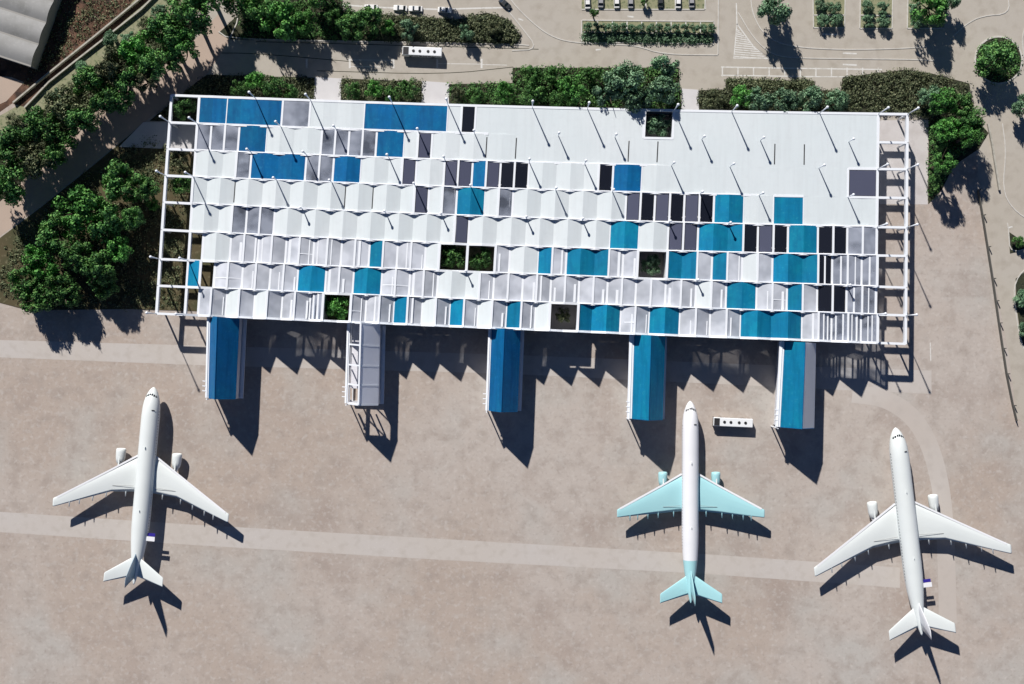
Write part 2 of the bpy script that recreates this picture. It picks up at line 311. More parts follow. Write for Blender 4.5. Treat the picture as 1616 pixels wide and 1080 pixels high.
strip(lb, [(1468, 541), (1469, 570)], .3, 0.014)
tag(lb.build('road_marking', M['line']), kind='structure')
cb = MB()
for (pl) in ([(500, 112), (700, 118), (810, 106)], [(330, 84), (400, 84), (560, 98)], [(404, 66), (640, 72), (850, 78)]): strip(cb, smoothline(pl, 2), .22, 0.009)
tag(cb.build('road_joint', M['bed']), kind='structure')

def wallthing(name, pix, m, wd, ht, label, cat, posts=None, z=0):
    root = empty(name, P(*pix[0], ht*0)); o = root.location
    bb = MB(); strip(bb, pix, wd, ht, ht); 
    for i, v in enumerate(bb.v): bb.v[i] = (v[0]-o.x, v[1]-o.y, v[2])
    bb.build('wall' if posts is None else 'rail_panel', m, root)
    if posts:
        n = 0
        for a, c in zip(pix[:-1], pix[1:]):
            L = math.hypot(c[0]-a[0], c[1]-a[1]); k = max(1, int(L/posts))
            for i in range(k):
                q = P(a[0]+(c[0]-a[0])*i/k, a[1]+(c[1]-a[1])*i/k, 0) - o; pb = MB(); pb.box(q.x-.14, q.x+.14, q.y-.14, q.y+.14, 0, ht+.3); pb.build('post', m, root)
    tag(root, label, cat); return root
wallthing('boundary_wall', [(20, 162), (62, 127), (100, 96), (150, 56), (213, 4), (232, -12)], M['stone'], 0.5, 1.3, 'pale stone boundary wall along the brown field, nearest the sheds', 'wall')
wallthing('boundary_wall', [(38, 170), (76, 130), (120, 95), (165, 60), (222, 15), (245, -8)], M['stone'], 0.5, 1.1, 'pale stone boundary wall on the tree side of the narrow ditch', 'wall')
wallthing('perimeter_fence', [(1545, 300), (1552, 340), (1560, 390), (1568, 440), (1578, 510), (1590, 590), (1600, 640), (1606, 665)], M['fence'], 0.2, 1.7, 'long dark perimeter fence between the apron and the road at the right edge', 'fence', posts=28)
wallthing('retaining_wall', [(1560, 195), (1567, 230), (1572, 262), (1578, 300)], M['stone'], 0.5, 1.0, 'low pale kerb wall along the road beside the right trees', 'wall')

# ------------------------------------------------------------------ trees
def crown_mesh(seed, mname, nclump=24, leaf=0.115, nleaf=150, flat=0.62):
    rnd = random.Random(seed); b = MB(); cl = []
    for i in range(nclump):
        a = rnd.uniform(0, 2*math.pi); rr = math.sqrt(rnd.random()) * 0.74; 
        z = flat * math.sqrt(max(0, 1 - (rr/0.95)**2)) * rnd.uniform(0.25, 1.0)
        cl.append((math.cos(a)*rr, math.sin(a)*rr, z, rnd.uniform(0.16, 0.33)))
    for (cx, cy, cz, cr) in cl:
        for k in range(nleaf):
            d = Vector((rnd.gauss(0, 1), rnd.gauss(0, 1), rnd.gauss(0.25, 1))).normalized()
            rr = cr * rnd.uniform(0.55, 1.12); p = Vector((cx, cy, cz)) + Vector((d.x, d.y, d.z*.8)) * rr
            nrm = (d + Vector((rnd.gauss(0, .5), rnd.gauss(0, .5), rnd.gauss(.15, .5)))).normalized()
            u = nrm.orthogonal().normalized(); v = nrm.cross(u); s = leaf * rnd.uniform(.55, 1.25); t = rnd.uniform(0, 6.28)
            u2 = (u*math.cos(t) + v*math.sin(t)) * s; v2 = (v*math.cos(t) - u*math.sin(t)) * s * .62
            b.add([p-u2*.5, p+v2*.5-u2*.1, p+u2*.5, p-v2*.5+u2*.1], [(0, 1, 2, 3)])
    me = bpy.data.meshes.new('crown'); me.from_pydata(b.v, [], b.f); me.materials.append(M[mname]); me.update(); return me
CR = {k: [crown_mesh(10+i*7+len(k), k) for i in range(4)] for k in ('leaf', 'leaf_bright', 'leaf_grey', 'leaf_olive')}
def trunk_mesh(seed):
    rnd = random.Random(seed); b = MB()
    b.tube([(0, 0, 0), (.01, .0, .3), (.02, .02, .62), (.0, .03, .8)], [.035, .028, .020, .008], 7)
    for k in range(5):
        a = k*1.26 + rnd.uniform(-.3, .3); z = rnd.uniform(.35, .5); l = rnd.uniform(.22, .36)
        b.tube([(.01, .01, z), (math.cos(a)*l*.6, math.sin(a)*l*.6, z+.16), (math.cos(a)*l, math.sin(a)*l, z+.3)], [.016, .011, .004], 5)
    me = bpy.data.meshes.new('trunk'); me.from_pydata(b.v, [], b.f); me.materials.append(M['bark']); me.update(); return me
TR = [trunk_mesh(i) for i in range(3)]
trnd = random.Random(99)
ORD = ['first', 'second', 'third', 'fourth', 'fifth', 'sixth', 'seventh', 'eighth', 'ninth', 'tenth', 'eleventh', 'twelfth', 'thirteenth', 'fourteenth', 'fifteenth', 'sixteenth', 'seventeenth', 'eighteenth', 'nineteenth', 'twentieth', 'twenty-first', 'twenty-second', 'twenty-third', 'twenty-fourth']
def tree(px, py, rpx, h, kind, label, group, name='broadleaf_tree', cat='tree'):
    zc = h * 0.72; g = P(px, py, zc); r = rpx * PX * (CAM_H - zc)/CAM_H
    root = empty(name, (g.x, g.y, 0.1), trnd.uniform(0, 6.28))
    c = bpy.data.objects.new('crown', trnd.choice(CR[kind])); COL.objects.link(c); c.parent = root
    zs = min(h*0.72, r*1.7)/0.85; c.scale = (r, r*trnd.uniform(.88, 1.05), zs); c.location = (0, 0, h - zs*.85)
    t = bpy.data.objects.new('trunk', trnd.choice(TR)); COL.objects.link(t); t.parent = root; t.scale = (h*.9, h*.9, h)
    tag(root, label, cat, group); return root
belt = [(85, 250, 18, 10), (192, 160, 18, 10), (232, 128, 18, 11), (272, 98, 18, 11), (8, 292, 32, 13), (20, 235, 32, 13), (55, 255, 26, 12), (62, 200, 28, 12), (95, 222, 26, 11), (100, 168, 28, 12), (128, 195, 25, 12), (140, 132, 27, 12), (165, 158, 24, 12), (178, 108, 28, 13), (205, 132, 24, 12), (215, 82, 28, 13), (243, 102, 24, 13), (258, 55, 32, 15), (290, 72, 24, 14), (300, 25, 32, 15), (325, -8, 30, 15)]
belt.sort()
for i, (x, y, r, h) in enumerate(belt):
    tree(x-2, y-3, r*1.25, h*1.45, ['leaf', 'leaf', 'leaf_olive', 'leaf'][i % 4] if i not in (18, 20, 13) else 'leaf_bright', '%s tree, from lower left, of the tall belt along the stone wall' % ORD[i], 'trees of the belt along the boundary wall')
lowb = [(35, 215), (75, 178), (112, 142), (148, 118), (175, 85), (200, 60), (228, 38), (250, 18), (20, 190), (275, 0), (130, 105), (170, 60), (90, 150)]
for i, (x, y) in enumerate(sorted(lowb, key=lambda p: p[0])):
    tree(x, y, 15, 4.5, ['leaf_olive', 'leaf_grey'][i % 2], '%s bush from the left on the strip beside the stone wall' % ORD[i], 'bushes beside the boundary wall', 'bush', 'bush')
clu = [(35, 452, 26, 10), (55, 475, 24, 10), (60, 412, 28, 11), (92, 462, 26, 11), (85, 370, 30, 12), (120, 330, 34, 13), (160, 350, 30, 12), (150, 425, 26, 11), (185, 395, 20, 10), (188, 288, 30, 12), (222, 300, 22, 11), (205, 345, 18, 11), (118, 405, 24, 11), (165, 455, 18, 8), (240, 325, 10, 5)]
for i, (x, y, r, h) in enumerate(sorted(clu, key=lambda p: p[0])):
    tree(x, y-2, r*1.3, h*1.5, ['leaf', 'leaf', 'leaf_bright', 'leaf'][i % 4], '%s tree from left in the cluster at the open left end of the roof' % ORD[i], 'tree cluster at the left end of the terminal')
topt = [(378, -12, 34, 14, 'leaf'), (440, 28, 34, 15, 'leaf_bright'), (412, 12, 24, 13, 'leaf'), (478, 34, 22, 12, 'leaf_bright'), (505, -14, 26, 13, 'leaf'), (524, 26, 14, 9, 'leaf'), (552, 40, 22, 11, 'leaf'), (582, 28, 22, 11, 'leaf'), (612, 42, 14, 6, 'leaf_bright'), (645, 45, 17, 6, 'leaf_grey'), (735, 50, 14, 6, 'leaf_grey'), (780, 45, 12, 4, 'leaf_olive')]
for i, (x, y, r, h, k) in enumerate(sorted(topt)):
    tree(x, y, r*1.15, h*1.1, k, '%s tree from the left in the hedge bed above the bus road' % ORD[i], 'trees in the bed above the bus road')
tree(700, -22, 20, 12, 'leaf', 'tree at the top edge shading the parked white cars', 'trees in the bed above the bus road')
fr = [(375, 138, 15, 6, 'leaf'), (402, 127, 17, 8, 'leaf_bright'), (432, 138, 20, 9, 'leaf'), (456, 145, 15, 7, 'leaf'),
      (556, 142, 15, 6, 'leaf'), (590, 140, 17, 7, 'leaf_bright'), (618, 148, 15, 6, 'leaf'), (645, 138, 18, 8, 'leaf'),
      (722, 148, 13, 5, 'leaf_olive'), (752, 150, 14, 5, 'leaf'), (795, 145, 18, 8, 'leaf_bright'), (838, 118, 18, 7, 'leaf'), (842, 150, 22, 9, 'leaf'), (872, 118, 16, 7, 'leaf'), (882, 155, 16, 8, 'leaf'), (905, 138, 26, 11, 'leaf_bright'), (935, 115, 15, 6, 'leaf'), (962, 140, 28, 13, 'leaf_grey'), (992, 122, 30, 14, 'leaf_grey'), (1005, 156, 24, 12, 'leaf_grey'), (1050, 110, 26, 14, 'leaf_grey'), (1045, 142, 26, 14, 'leaf_grey'),
      (1130, 158, 20, 5, 'leaf_olive'), (1172, 152, 20, 8, 'leaf_bright'), (1200, 158, 24, 10, 'leaf_grey'), (1242, 160, 24, 10, 'leaf_grey'), (1285, 157, 26, 10, 'leaf_grey'), (1325, 160, 20, 8, 'leaf_grey')]
for i, (x, y, r, h, k) in enumerate(fr):
    if i < 4: t = '%s tree from the left in the bed above the first blue roof panels' % ORD[i]
    elif i < 8: t = '%s tree from the left in the short bed between the two pale entrance paths' % ORD[i-4]
    elif i < 22: t = '%s tree from the left in the long bed above the middle of the roof' % ORD[i-8]
    else: t = '%s tree from the left in the right bed between bay parking and roof' % ORD[i-22]
    tree(x, y, r*1.1, h*1.3, k, t, 'trees along the upper edge of the terminal')
rt = [(1470, 150, 22, 8, 'leaf_grey'), (1490, 160, 28, 11, 'leaf_bright'), (1518, 165, 26, 11, 'leaf'), (1535, 190, 26, 12, 'leaf'), (1498, 205, 28, 12, 'leaf_bright'), (1530, 215, 24, 12, 'leaf_bright'), (1482, 225, 16, 8, 'leaf'), (1490, 258, 24, 12, 'leaf_bright'), (1475, 285, 12, 6, 'leaf')]
for i, (x, y, r, h, k) in enumerate(rt):
    tree(x, y, r*.92, h*1.35, k, '%s tree from the top in the bed at the right end of the terminal' % ORD[i], 'trees at the right end of the terminal')
tree(1575, 95, 38, 14, 'leaf', 'round dark green tree filling the circular traffic island', 'roundabout trees')
tree(1620, 165, 22, 11, 'leaf_grey', 'tree cut by the right edge just below the traffic island', 'roundabout trees')
tree(1224, 4, 38, 17, 'leaf_grey', 'big grey-green tree casting a slate shadow left of the small parking plots', 'car park trees')
tree(1472, 8, 36, 16, 'leaf_bright', 'large bright tree over the rightmost parking plot', 'car park trees')
tree(1500, -2, 22, 11, 'leaf_grey', 'grey-green tree behind the large bright tree at the top right', 'car park trees')
tree(938, 20, 9, 8, 'leaf', 'small tree at the left end of the long car park hedge', 'car park trees')
tree(1018, 2, 8, 4, 'leaf', 'small dark tree between the parked cars in the top row', 'car park trees')
for i, (x, y) in enumerate([(1298, 8), (1318, 12), (1300, 32), (1322, 32), (1372, 8), (1395, 12), (1372, 32), (1396, 34), (1445, 12), (1450, 34)]):
    tree(x, y, 13, 4, 'leaf_grey', '%s shrub, plot by plot from the left, in the small parking plots' % ORD[i], 'shrubs in the small parking plots', 'shrub', 'shrub')
for i, x in enumerate(range(928, 1125, 14)):
    tree(x, 42 + (x-928)*.01, 9, 3.5, 'leaf_grey', '%s dark shrub from the left in the long double hedge of the car park' % ORD[i], 'shrubs of the long car park hedge', 'shrub', 'shrub')
crt = [(290, 171, 17, 9, 'leaf', 'tree growing in the topmost open bay at the left end of the roof frame'), (286, 292, 15, 8, 'leaf', 'tree showing in the fourth open bay at the left end of the roof frame'), (285, 248, 13, 7, 'leaf_olive', 'tree showing in the third open bay at the left end of the roof frame'),
       (1038, 196, 18, 8, 'leaf_grey', 'tree in the square courtyard opening near the upper right of the roof'), (715, 405, 18, 8.5, 'leaf', 'tree in the left of the paired courtyard openings in the roof centre'), (758, 407, 18, 8.5, 'leaf', 'tree in the right of the paired courtyard openings in the roof centre'),
       (1030, 418, 16, 6, 'leaf_grey', 'grey-green tree in the courtyard opening right of the roof centre'), (531, 484, 20, 9, 'leaf_bright', 'bright tree in the courtyard opening just above the white boarding pier'), (889, 498, 12, 6, 'leaf_olive', 'tree in the courtyard opening at the lower edge left of the blue panels')]
for x, y, r, h, k, t in crt: tree(x, y, r*1.3, h+2.6, k, t, 'courtyard trees')
tree(1608, 382, 12, 4, 'leaf', 'dark shrub on the small triangular traffic island at the right edge', 'roundabout trees', 'shrub', 'shrub')
tree(1615, 470, 16, 4, 'leaf_grey', 'shrub on the lower right verge beyond the perimeter fence', 'roundabout trees', 'shrub', 'shrub')
tree(1618, 520, 14, 4, 'leaf_grey', 'lowest shrub on the right verge beyond the perimeter fence', 'roundabout trees', 'shrub', 'shrub')

def inpoly(x, y, p):
    c = False; n = len(p)
    for i in range(n):
        a, b_ = p[i], p[i-1]
        if (a[1] > y) != (b_[1] > y) and x < (b_[0]-a[0])*(y-a[1])/(b_[1]-a[1]) + a[0]: c = not c
    return c
def leafmass(name, pix, n, h, m, label, seed, clump=7):
    rnd = random.Random(seed); b = MB(); xs = [p[0] for p in pix]; ys = [p[1] for p in pix]; cnt = 0
    while cnt < n:
        x = rnd.uniform(min(xs), max(xs)); y = rnd.uniform(min(ys), max(ys))
        if not inpoly(x, y, pix): continue
        cnt += 1; r = rnd.uniform(.4, 1.9); hh = h * rnd.uniform(.4, 1.0); c = P(x, y, 0)
        for k in range(clump * 4):
            d = Vector((rnd.gauss(0, 1), rnd.gauss(0, 1), abs(rnd.gauss(0, 1)))).normalized()
            p = c + Vector((d.x*r, d.y*r, .12 + d.z*hh)); nrm = (d + Vector((rnd.gauss(0, .5), rnd.gauss(0, .5), rnd.gauss(0, .5)))).normalized()
            u = nrm.orthogonal().normalized(); v = nrm.cross(u); s = rnd.uniform(.25, .65)
            b.add([p-u*s*.5, p+v*s*.35, p+u*s*.5, p-v*s*.35], [(0, 1, 2, 3)])
    o = b.build(name, m); tag(o, label, 'ground cover', kind='stuff'); return o
leafmass('ground_cover', [(590, 25), (720, 32), (768, 22), (800, 32), (820, 56), (814, 67), (600, 63)], 700, 1.8, M['leaf_olive'], 'mixed olive shrubs filling the rounded bed above the bus road', 1)
leafmass('ground_cover', [(1330, 124), (1430, 112), (1470, 118), (1528, 134), (1534, 182), (1465, 188), (1380, 178), (1330, 176)], 560, 2.4, M['leaf_olive'], 'dense olive shrubs filling the bed at the upper right corner of the roof', 2)
leafmass('ground_cover', [(1146, 126), (1283, 129), (1286, 141), (1150, 139)], 180, 1.2, M['leaf_olive'], 'low strip of shrubs below the row of painted parking bays', 3)
leafmass('ground_cover', [(1105, 144), (1330, 146), (1330, 175), (1105, 172)], 420, 1.5, M['leaf_olive'], 'low shrubs below the trees in the right upper bed', 4)
leafmass('ground_cover', [(810, 108), (1068, 108), (1073, 172), (710, 166), (710, 135), (809, 133)], 900, 1.6, M['leaf'], 'dark undergrowth in the long bed above the roof', 5)
leafmass('ground_cover', [(541, 126), (664, 131), (663, 166), (540, 162)], 250, 1.2, M['leaf_olive'], 'undergrowth in the short bed between the entrance paths', 6)
leafmass('ground_cover', [(328, 120), (496, 125), (494, 160), (320, 150), (262, 180), (245, 188)], 330, 1.2, M['leaf_olive'], 'undergrowth in the bed beside the first blue roof panels', 7)
leafmass('ground_cover', [(60, 190), (230, 50), (290, 30), (300, 60), (180, 140), (60, 250), (0, 300), (0, 240)], 1100, 1.6, M['leaf_olive'], 'undergrowth below the belt of trees on the upper left', 8)
leafmass('ground_cover', [(70, 330), (150, 264), (235, 215), (296, 245), (290, 485), (50, 486), (0, 460), (0, 400)], 900, 1.0, M['leaf_olive'], 'sparse undergrowth around the tree cluster left of the terminal', 9)
leafmass('ground_cover', [(370, 58), (400, 0), (540, 5), (590, 25), (598, 62)], 380, 1.3, M['leaf'], 'undergrowth below the tall trees above the bus road', 10)
leafmass('ground_cover', [(922, 54), (1124, 57), (1123, 66), (921, 64)], 330, 1.3, M['leaf_grey'], 'clipped lower hedge strip in the long car park plot', 11, 6)
leafmass('ground_cover', [(1467, 192), (1536, 190), (1552, 215), (1500, 258), (1482, 298), (1468, 316)], 280, 1.2, M['leaf'], 'undergrowth below the trees at the right end of the terminal', 12)
leafmass('ground_cover', [(1576 + 34*math.cos(a/6*math.pi), 95 + 34*math.sin(a/6*math.pi)) for a in range(12)], 160, 1.0, M['leaf'], 'low planting at the foot of the round island tree', 13)
leafmass('ground_cover', [(5, 0), (215, 0), (100, 92), (40, 135), (60, 90), (88, 0)], 260, .8, M['leaf_olive'], 'scattered dry weeds on the brown field beside the sheds', 14, 3)
kb = MB(); strip(kb, [(1576 + 37*math.cos(a/16*math.pi), 95 + 37*math.sin(a/16*math.pi)) for a in range(33)], .5, 0.15, .15); tag(kb.build('island_kerb', M['kerb']), kind='structure')
patch('traffic_island', [(1576 + 36*math.cos(a/16*math.pi), 95 + 36*math.sin(a/16*math.pi)) for a in range(32)], M['bed'], 0.12, .1)

# ------------------------------------------------------------------ vaulted sheds, upper left
sh = empty('vaulted_shed', P(46, 103, 0)); tag(sh, 'grey shed with parallel barrel-vaulted sheet roofs at the upper left corner', 'shed')
so = sh.location.copy(); O = Vector(P(82, 0, 7)) ; E = Vector(P(46, 103, 7)); vv = (E - O); vv.z = 0; uu = Vector(P(0, 88, 7)) - E; uu.z = 0; uu.normalize(); UL = 45
for k in range(-3, 3):
    a0 = O + vv*(k/3.0 + .0); a1 = O + vv*((k+1)/3.0); bb = MB(); rr = []
    for i in range(9):
        t = i/8; z = 5.5 + 1.0*math.sin(math.pi*t)
        p = a0.lerp(a1, t); rr.append((p.x-so.x, p.y-so.y, z))
    top = [Vector(r) for r in rr]; far = [p + uu*UL for p in top]
    bb.add(top + far, [(i, i+1, 9+i+1, 9+i) for i in range(8)])
    bb.build('vaulted_roof', M['shed'], sh, smooth=True)
    g = MB(); g.add(top + [Vector((top[-1].x, top[-1].y, 0)), Vector((top[0].x, top[0].y, 0))], [tuple(range(11))]); g.build('gable_wall', M['shed_wall'], sh)
    g = MB(); g.bar(top[-1]+Vector((0, 0, .12)), far[-1]+Vector((0, 0, .12)), .5, .3); g.build('gutter', M['shed_wall'], sh)
g = MB(); q = E - so; q.z = 0; q2 = q + uu*UL; g.add([(q.x, q.y, 0), (q2.x, q2.y, 0), (q2.x, q2.y, 5.5), (q.x, q.y, 5.5)], [(0, 1, 2, 3)]); g.build('side_wall', M['shed_wall'], sh)

# ------------------------------------------------------------------ terminal
ROWL = [150, 193, 235, 277, 319, 362.5, 409, 451, 495]; ROWM = [169, 213, 256, 299, 344, 389, 432.5, 476, 519.5]; ROWR = [180, 225, 267, 312.5, 359, 404, 454, 498, 543]
TOPX = {0: 270, 1: 314, 2: 359, 3: 403, 5: 490, 8: 619, 10: 707, 13: 840, 15: 927, 18: 1064, 20: 1155, 23: 1294, 25: 1387, 26: 1433}
BOTX = {0: 246, 1: 291, 2: 333, 3: 377, 4: 421, 5: 464.5, 6: 509, 7: 553, 8: 598, 12: 775, 13: 821, 17: 1000, 18: 1047, 22: 1241, 23: 1289, 25: 1382, 26: 1430}
def itp(tab, c):
    ks = sorted(tab)
    for a, b_ in zip(ks[:-1], ks[1:]):
        if c <= b_: return tab[a] + (tab[b_]-tab[a])*(c-a)/(b_-a)
def node(c, r, z):
    t = r/8.0; x = itp(TOPX, c)*(1-t) + itp(BOTX, c)*t
    i = min(7, int(r)); f = r - i
    def yy(T): return T[i]*(1-f) + T[i+1]*f
    L, Mi, Rr = yy(ROWL), yy(ROWM), yy(ROWR); u = c/26.0
    y = L*(1-u)*(1-2*u) + 4*Mi*u*(1-u) + Rr*u*(2*u-1)
    p = P(x, y, 10.5); return Vector((p.x, p.y, z))
EAVE = 10.0
def gh(r, c):
    g = [0.2, 0.35, 0.65, 1.0, 1.0, 1.1, 1.25, 2.5][r]
    if r <= 3:
        lim = [9, 11, 16.5, 19.5][r]
        if c > lim: g *= max(0.06, 1 - (c-lim)/2.0)
    return g
def zr(r, k):     # roof height at half-column k in row r
    ridge = (k % 2 == 1) if r % 2 == 0 else (k % 2 == 0)
    return EAVE + (gh(r, k/2) if ridge else 0.0)
MAP = [list(s.replace(' ', '')) for s in (
 'OO BBBBBB MM WWWW BBBBBB WD WWWWWWWWWWWW TT WWWWWWWWWWWWWW OO',
 'OO MMM BB WWWW MMMM BB W S WWWWWWWWWWWWWWWWWWWWWWWWWWWWWWW OO',
 'OO WWW M BBBB MM BB WWW S WW SS B S DD WWWWW D BB WWWWWWWWWWWWWW SS OO',
 'OO WWWWWWWWWWWWWWWW S W M BB W M WWWWWWWW SDSDSD BB WW BB WWWWW OO',
 'OO WWW MMM WWWWWWWWWWWWW S WWWWWWWWWW BB WW SS BBB DSD BB DD MM OO',
 'OO O WW PPPPPPPPPP B PPP W TTTT P W W B P BBB PP TT BB P B P W P BBB D MMM OO',
 'OO B O PPPPPP BB PP BB PPPP WWW P PPPPPPPPPPPPPP W P BB PP B P DD MM OO',
 'OO O P P W P W PP P M TT PP P B P W P B P W P B P W TT BBB PP BB PPPP BBBB P MMMM OO')]
for i, rw in enumerate(MAP): assert len(rw) == 52, (i, len(rw))
term = empty('airport_terminal', node(13, 8, 0)); TO = term.location.copy()
tag(term, 'long white airport terminal whose gabled roof is a patchwork of white, blue and glazed panels', 'airport terminal')
def L(v): return v - TO
def panel(bb, r, k0, k1, inset, thick=.22, dz=0.0):
    """prism over half columns k0..k1 in row r"""
    for k in range(k0, k1):
        a = inset if k == k0 else 0; e = inset if k == k1-1 else 0
        z0, z1 = zr(r, k), zr(r, k+1); ca, ce = k/2 + a/8.8, (k+1)/2 - e/8.8; ra, re = r + inset/8.8, r + 1 - inset/8.8
        za = z0 + (z1-z0)*(a/4.4); ze = z1 + (z0-z1)*(e/4.4)
        q = [L(node(ca, re, 0)), L(node(ce, re, 0)), L(node(ce, ra, 0)), L(node(ca, ra, 0))]
        bb.hexa([(p.x, p.y) for p in q], [za-thick+dz, ze-thick+dz, ze-thick+dz, za-thick+dz], [za+dz, ze+dz, ze+dz, za+dz])
NAMES = {'P': ('frosted_skylight', 'frost'), 'M': ('clear_skylight', 'mid'), 'S': ('tinted_skylight', 'slate'), 'D': ('black_skylight', 'dark'), 'B': ('blue_roof_panel', 'blue')}
for r in range(8):
    row = MAP[r]; k = 0
    while k < 52:
        if row[k] == 'W':
            e = k
            while e < 52 and row[e] == 'W': e += 1
            bb = MB(); panel(bb, r, k, e, 0); bb.build('white_roof', M['white'], term); k = e
        else: k += 1
    for k in range(52):
        if row[k] in NAMES:
            if (r, k) in ((2, 49), (0, 9)): continue
            nm, mm = NAMES[row[k]]; mm = 'teal' if mm == 'blue' and r > 2 else mm; p = MB(); k2 = k+2 if (r, k) in ((2, 48), (0, 8)) else k+1; ins = 0.05 if row[k] == 'B' else (0.5 if row[k] in 'SD' else .3)
            panel(p, r, k, k2, ins if row[k] != 'B' else 0.0, .2 if row[k] == 'B' else .08, -.02 if row[k] != 'B' else .01); p.build(nm, M[mm], term)
def zline(r, k):
    zs = []
    if r > 0 and MAP[r-1][min(k, 51)] : zs.append(zr(r-1, k))
    if r < 8: zs.append(zr(r, k))
    return max(zs)
CLS = []
# beams along the rows, following the gables of the row above
FR = MB()
for r in range(9):
    bb = FR
    for k in range(52):
        rr = max(0, r-1); openbay = k < 2 or k >= 50
        if 0 < r < 8 and MAP[r-1][k] == 'W' and MAP[r][k] == 'W' and gh(r-1, k/2) < .35 and gh(r, k/2) < .35: continue
        za = zr(rr, k) if not openbay and 2 <= k <= 50 else EAVE; zb = zr(rr, k+1) if not openbay else EAVE
        a = L(node(k/2, r, za+.10)); c = L(node((k+1)/2, r, zb+.10)); bb.bar(a, c, .72, 1.3 if openbay else .55)
# beams up the columns where glazing, openings or colours meet
for k in range(53):
    bb = FR
    for r in range(8):
        lt = MAP[r][k-1] if k > 0 else None; rt_ = MAP[r][k] if k < 52 else None
        if lt in ('W', 'B') and rt_ == lt and (r, k) not in ((0, 4),): continue
        if lt == rt_ and lt in ('O', 'T') and k % 2 == 1: continue
        if (r, k) in ((2, 49), (0, 9)): continue
        z = zr(r, k) if lt not in (None, 'O') and rt_ not in (None, 'O') else max(EAVE, zr(r, k) if (lt not in (None, 'O') or rt_ not in (None, 'O')) else EAVE)
        ht_ = 1.5 if (lt in (None, 'O') and rt_ in (None, 'O')) else .45; wd = .78 if (lt in (None, 'O', 'T') or rt_ in (None, 'O', 'T')) else .62
        if {lt, rt_} <= {'W', 'B'}: wd = .3
        a = L(node(k/2, r - .01, z+.085)); c = L(node(k/2, r + 1.01, z+.085)); bb.bar(a, c, wd, ht_)
FR.build('roof_frame', M['beam'], term)
# secondary glazing bars and maintenance strips inside frosted cells
gb = random.Random(5)
for r in range(4, 8):
    for k in range(4, 50):
        if MAP[r][k] in 'MD':
            for f in ((.35, .7) if r == 7 else (.5,) if r == 5 or (r == 6 and k > 47) else ()):
                f += gb.uniform(-.08, .08); c = (k+f)/2; z0 = zr(r, k) + (zr(r, k+1)-zr(r, k))*f; bb = MB(); bb.bar(L(node(c, r+.03, z0+.06)), L(node(c, r+.97, z0+.06)), gb.choice((.35, .5, .8)), .2); bb.build('glazing_bar', M['beam'], term)
        bb = MB()
        if MAP[r][k] == 'P' and gb.random() < .8:
            f = gb.choice((.3, .7, .8)); c = (k+f)/2; z0 = zr(r, k) + (zr(r, k+1)-zr(r, k))*f; s0 = gb.choice((.04, .3, .45))
            bb.bar(L(node(c, r+s0, z0+.06)), L(node(c, r+.95, z0+.06)), gb.choice((.35, .6, .9)), .2)
        if MAP[r][k] == 'P' and gb.random() < .15:
            z0 = zr(r, k); z1 = zr(r, k+1); bb.bar(L(node(k/2+.03, r+.6, z0+.05)), L(node(k/2+.47, r+.6, z1+.05)), .3, .2)
        if bb.v: bb.build('glazing_bar', M['beam'], term)
for r, c in ((1, 11.45), (1, 12.5), (1, 16.5), (1, 17.5), (1, 21.5), (1, 22.5), (3, 2.5), (3, 6.5), (3, 7.5), (3, 12.55), (3, 16.4), (3, 17.55), (1, 6.5)):
    bb = MB(); z = zr(r, int(round(c*2))); bb.bar(L(node(c, r+.12, z+.06)), L(node(c, r+.88, z+.06)), .32, .12); bb.build('roof_slot', M['black'], term)
for r in range(1, 8):
    for c in range(1, 25):
        for j in (0, 1):
            k = 2*c + j
            if k >= 50 or MAP[r-1][k] in 'OT' or MAP[r][k] in 'OT': continue
            a0, a1, b0, b1 = zr(r-1, k), zr(r-1, k+1), zr(r, k), zr(r, k+1)
            if abs(a0-b0) + abs(a1-b1) < .3: continue
            pa = L(node(k/2, r, 0)); pb = L(node((k+1)/2, r, 0)); lo0, lo1, hi0, hi1 = min(a0, b0)-.1, min(a1, b1)-.1, max(a0, b0)-.05, max(a1, b1)-.05
            n_ = Vector((0, .05, 0)); bb = MB()
            bb.add([(pa.x, pa.y-.05, lo0), (pb.x, pb.y-.05, lo1), (pb.x, pb.y-.05, hi1), (pa.x, pa.y-.05, hi0), (pa.x, pa.y+.05, lo0), (pb.x, pb.y+.05, lo1), (pb.x, pb.y+.05, hi1), (pa.x, pa.y+.05, hi0)],
                   [(3, 2, 1, 0), (4, 5, 6, 7), (0, 1, 5, 4), (1, 2, 6, 5), (2, 3, 7, 6), (3, 0, 4, 7)])
            CLS.append((bb, r, k, pa.x))
for q_, (bb, r, k, x_) in enumerate(CLS):
    if r == 7: bb.build('gable_glazing', M['frost'] if k in (7, 8, 9, 10, 15, 16, 29, 38, 39, 40, 41, 45, 46, 47, 48) else M['wall'], term)
rest = MB()
for bb, r, k, x_ in CLS:
    if r != 7: rest.add(bb.v, bb.f)
tag(rest.build('clerestory', M['wall'], term), kind='stuff')
for c in range(3, 26):
    pts = [L(node(c-.5, 8, 0)), L(node(c, 8, 0)), L(node(c+.5, 8, 0))]
    if c == 25: continue
    ap = 14.7 if c < 25 else 12; bb = MB(); n_ = Vector((0, .06, 0)); y_ = -.3
    f = [Vector((pts[0].x, pts[0].y+y_, 9.6)), Vector((pts[2].x, pts[2].y+y_, 9.6)), Vector((pts[2].x, pts[2].y+y_, 10.1)), Vector((pts[1].x, pts[1].y+y_, ap)), Vector((pts[0].x, pts[0].y+y_, 10.1))]
    bb.add([p-n_ for p in f] + [p+n_ for p in f], [(0, 1, 2, 3, 4), (9, 8, 7, 6, 5), (1, 0, 5, 6), (2, 1, 6, 7), (3, 2, 7, 8), (4, 3, 8, 9), (0, 4, 9, 5)])
    bb.build('gable_front', M['beam'], term)
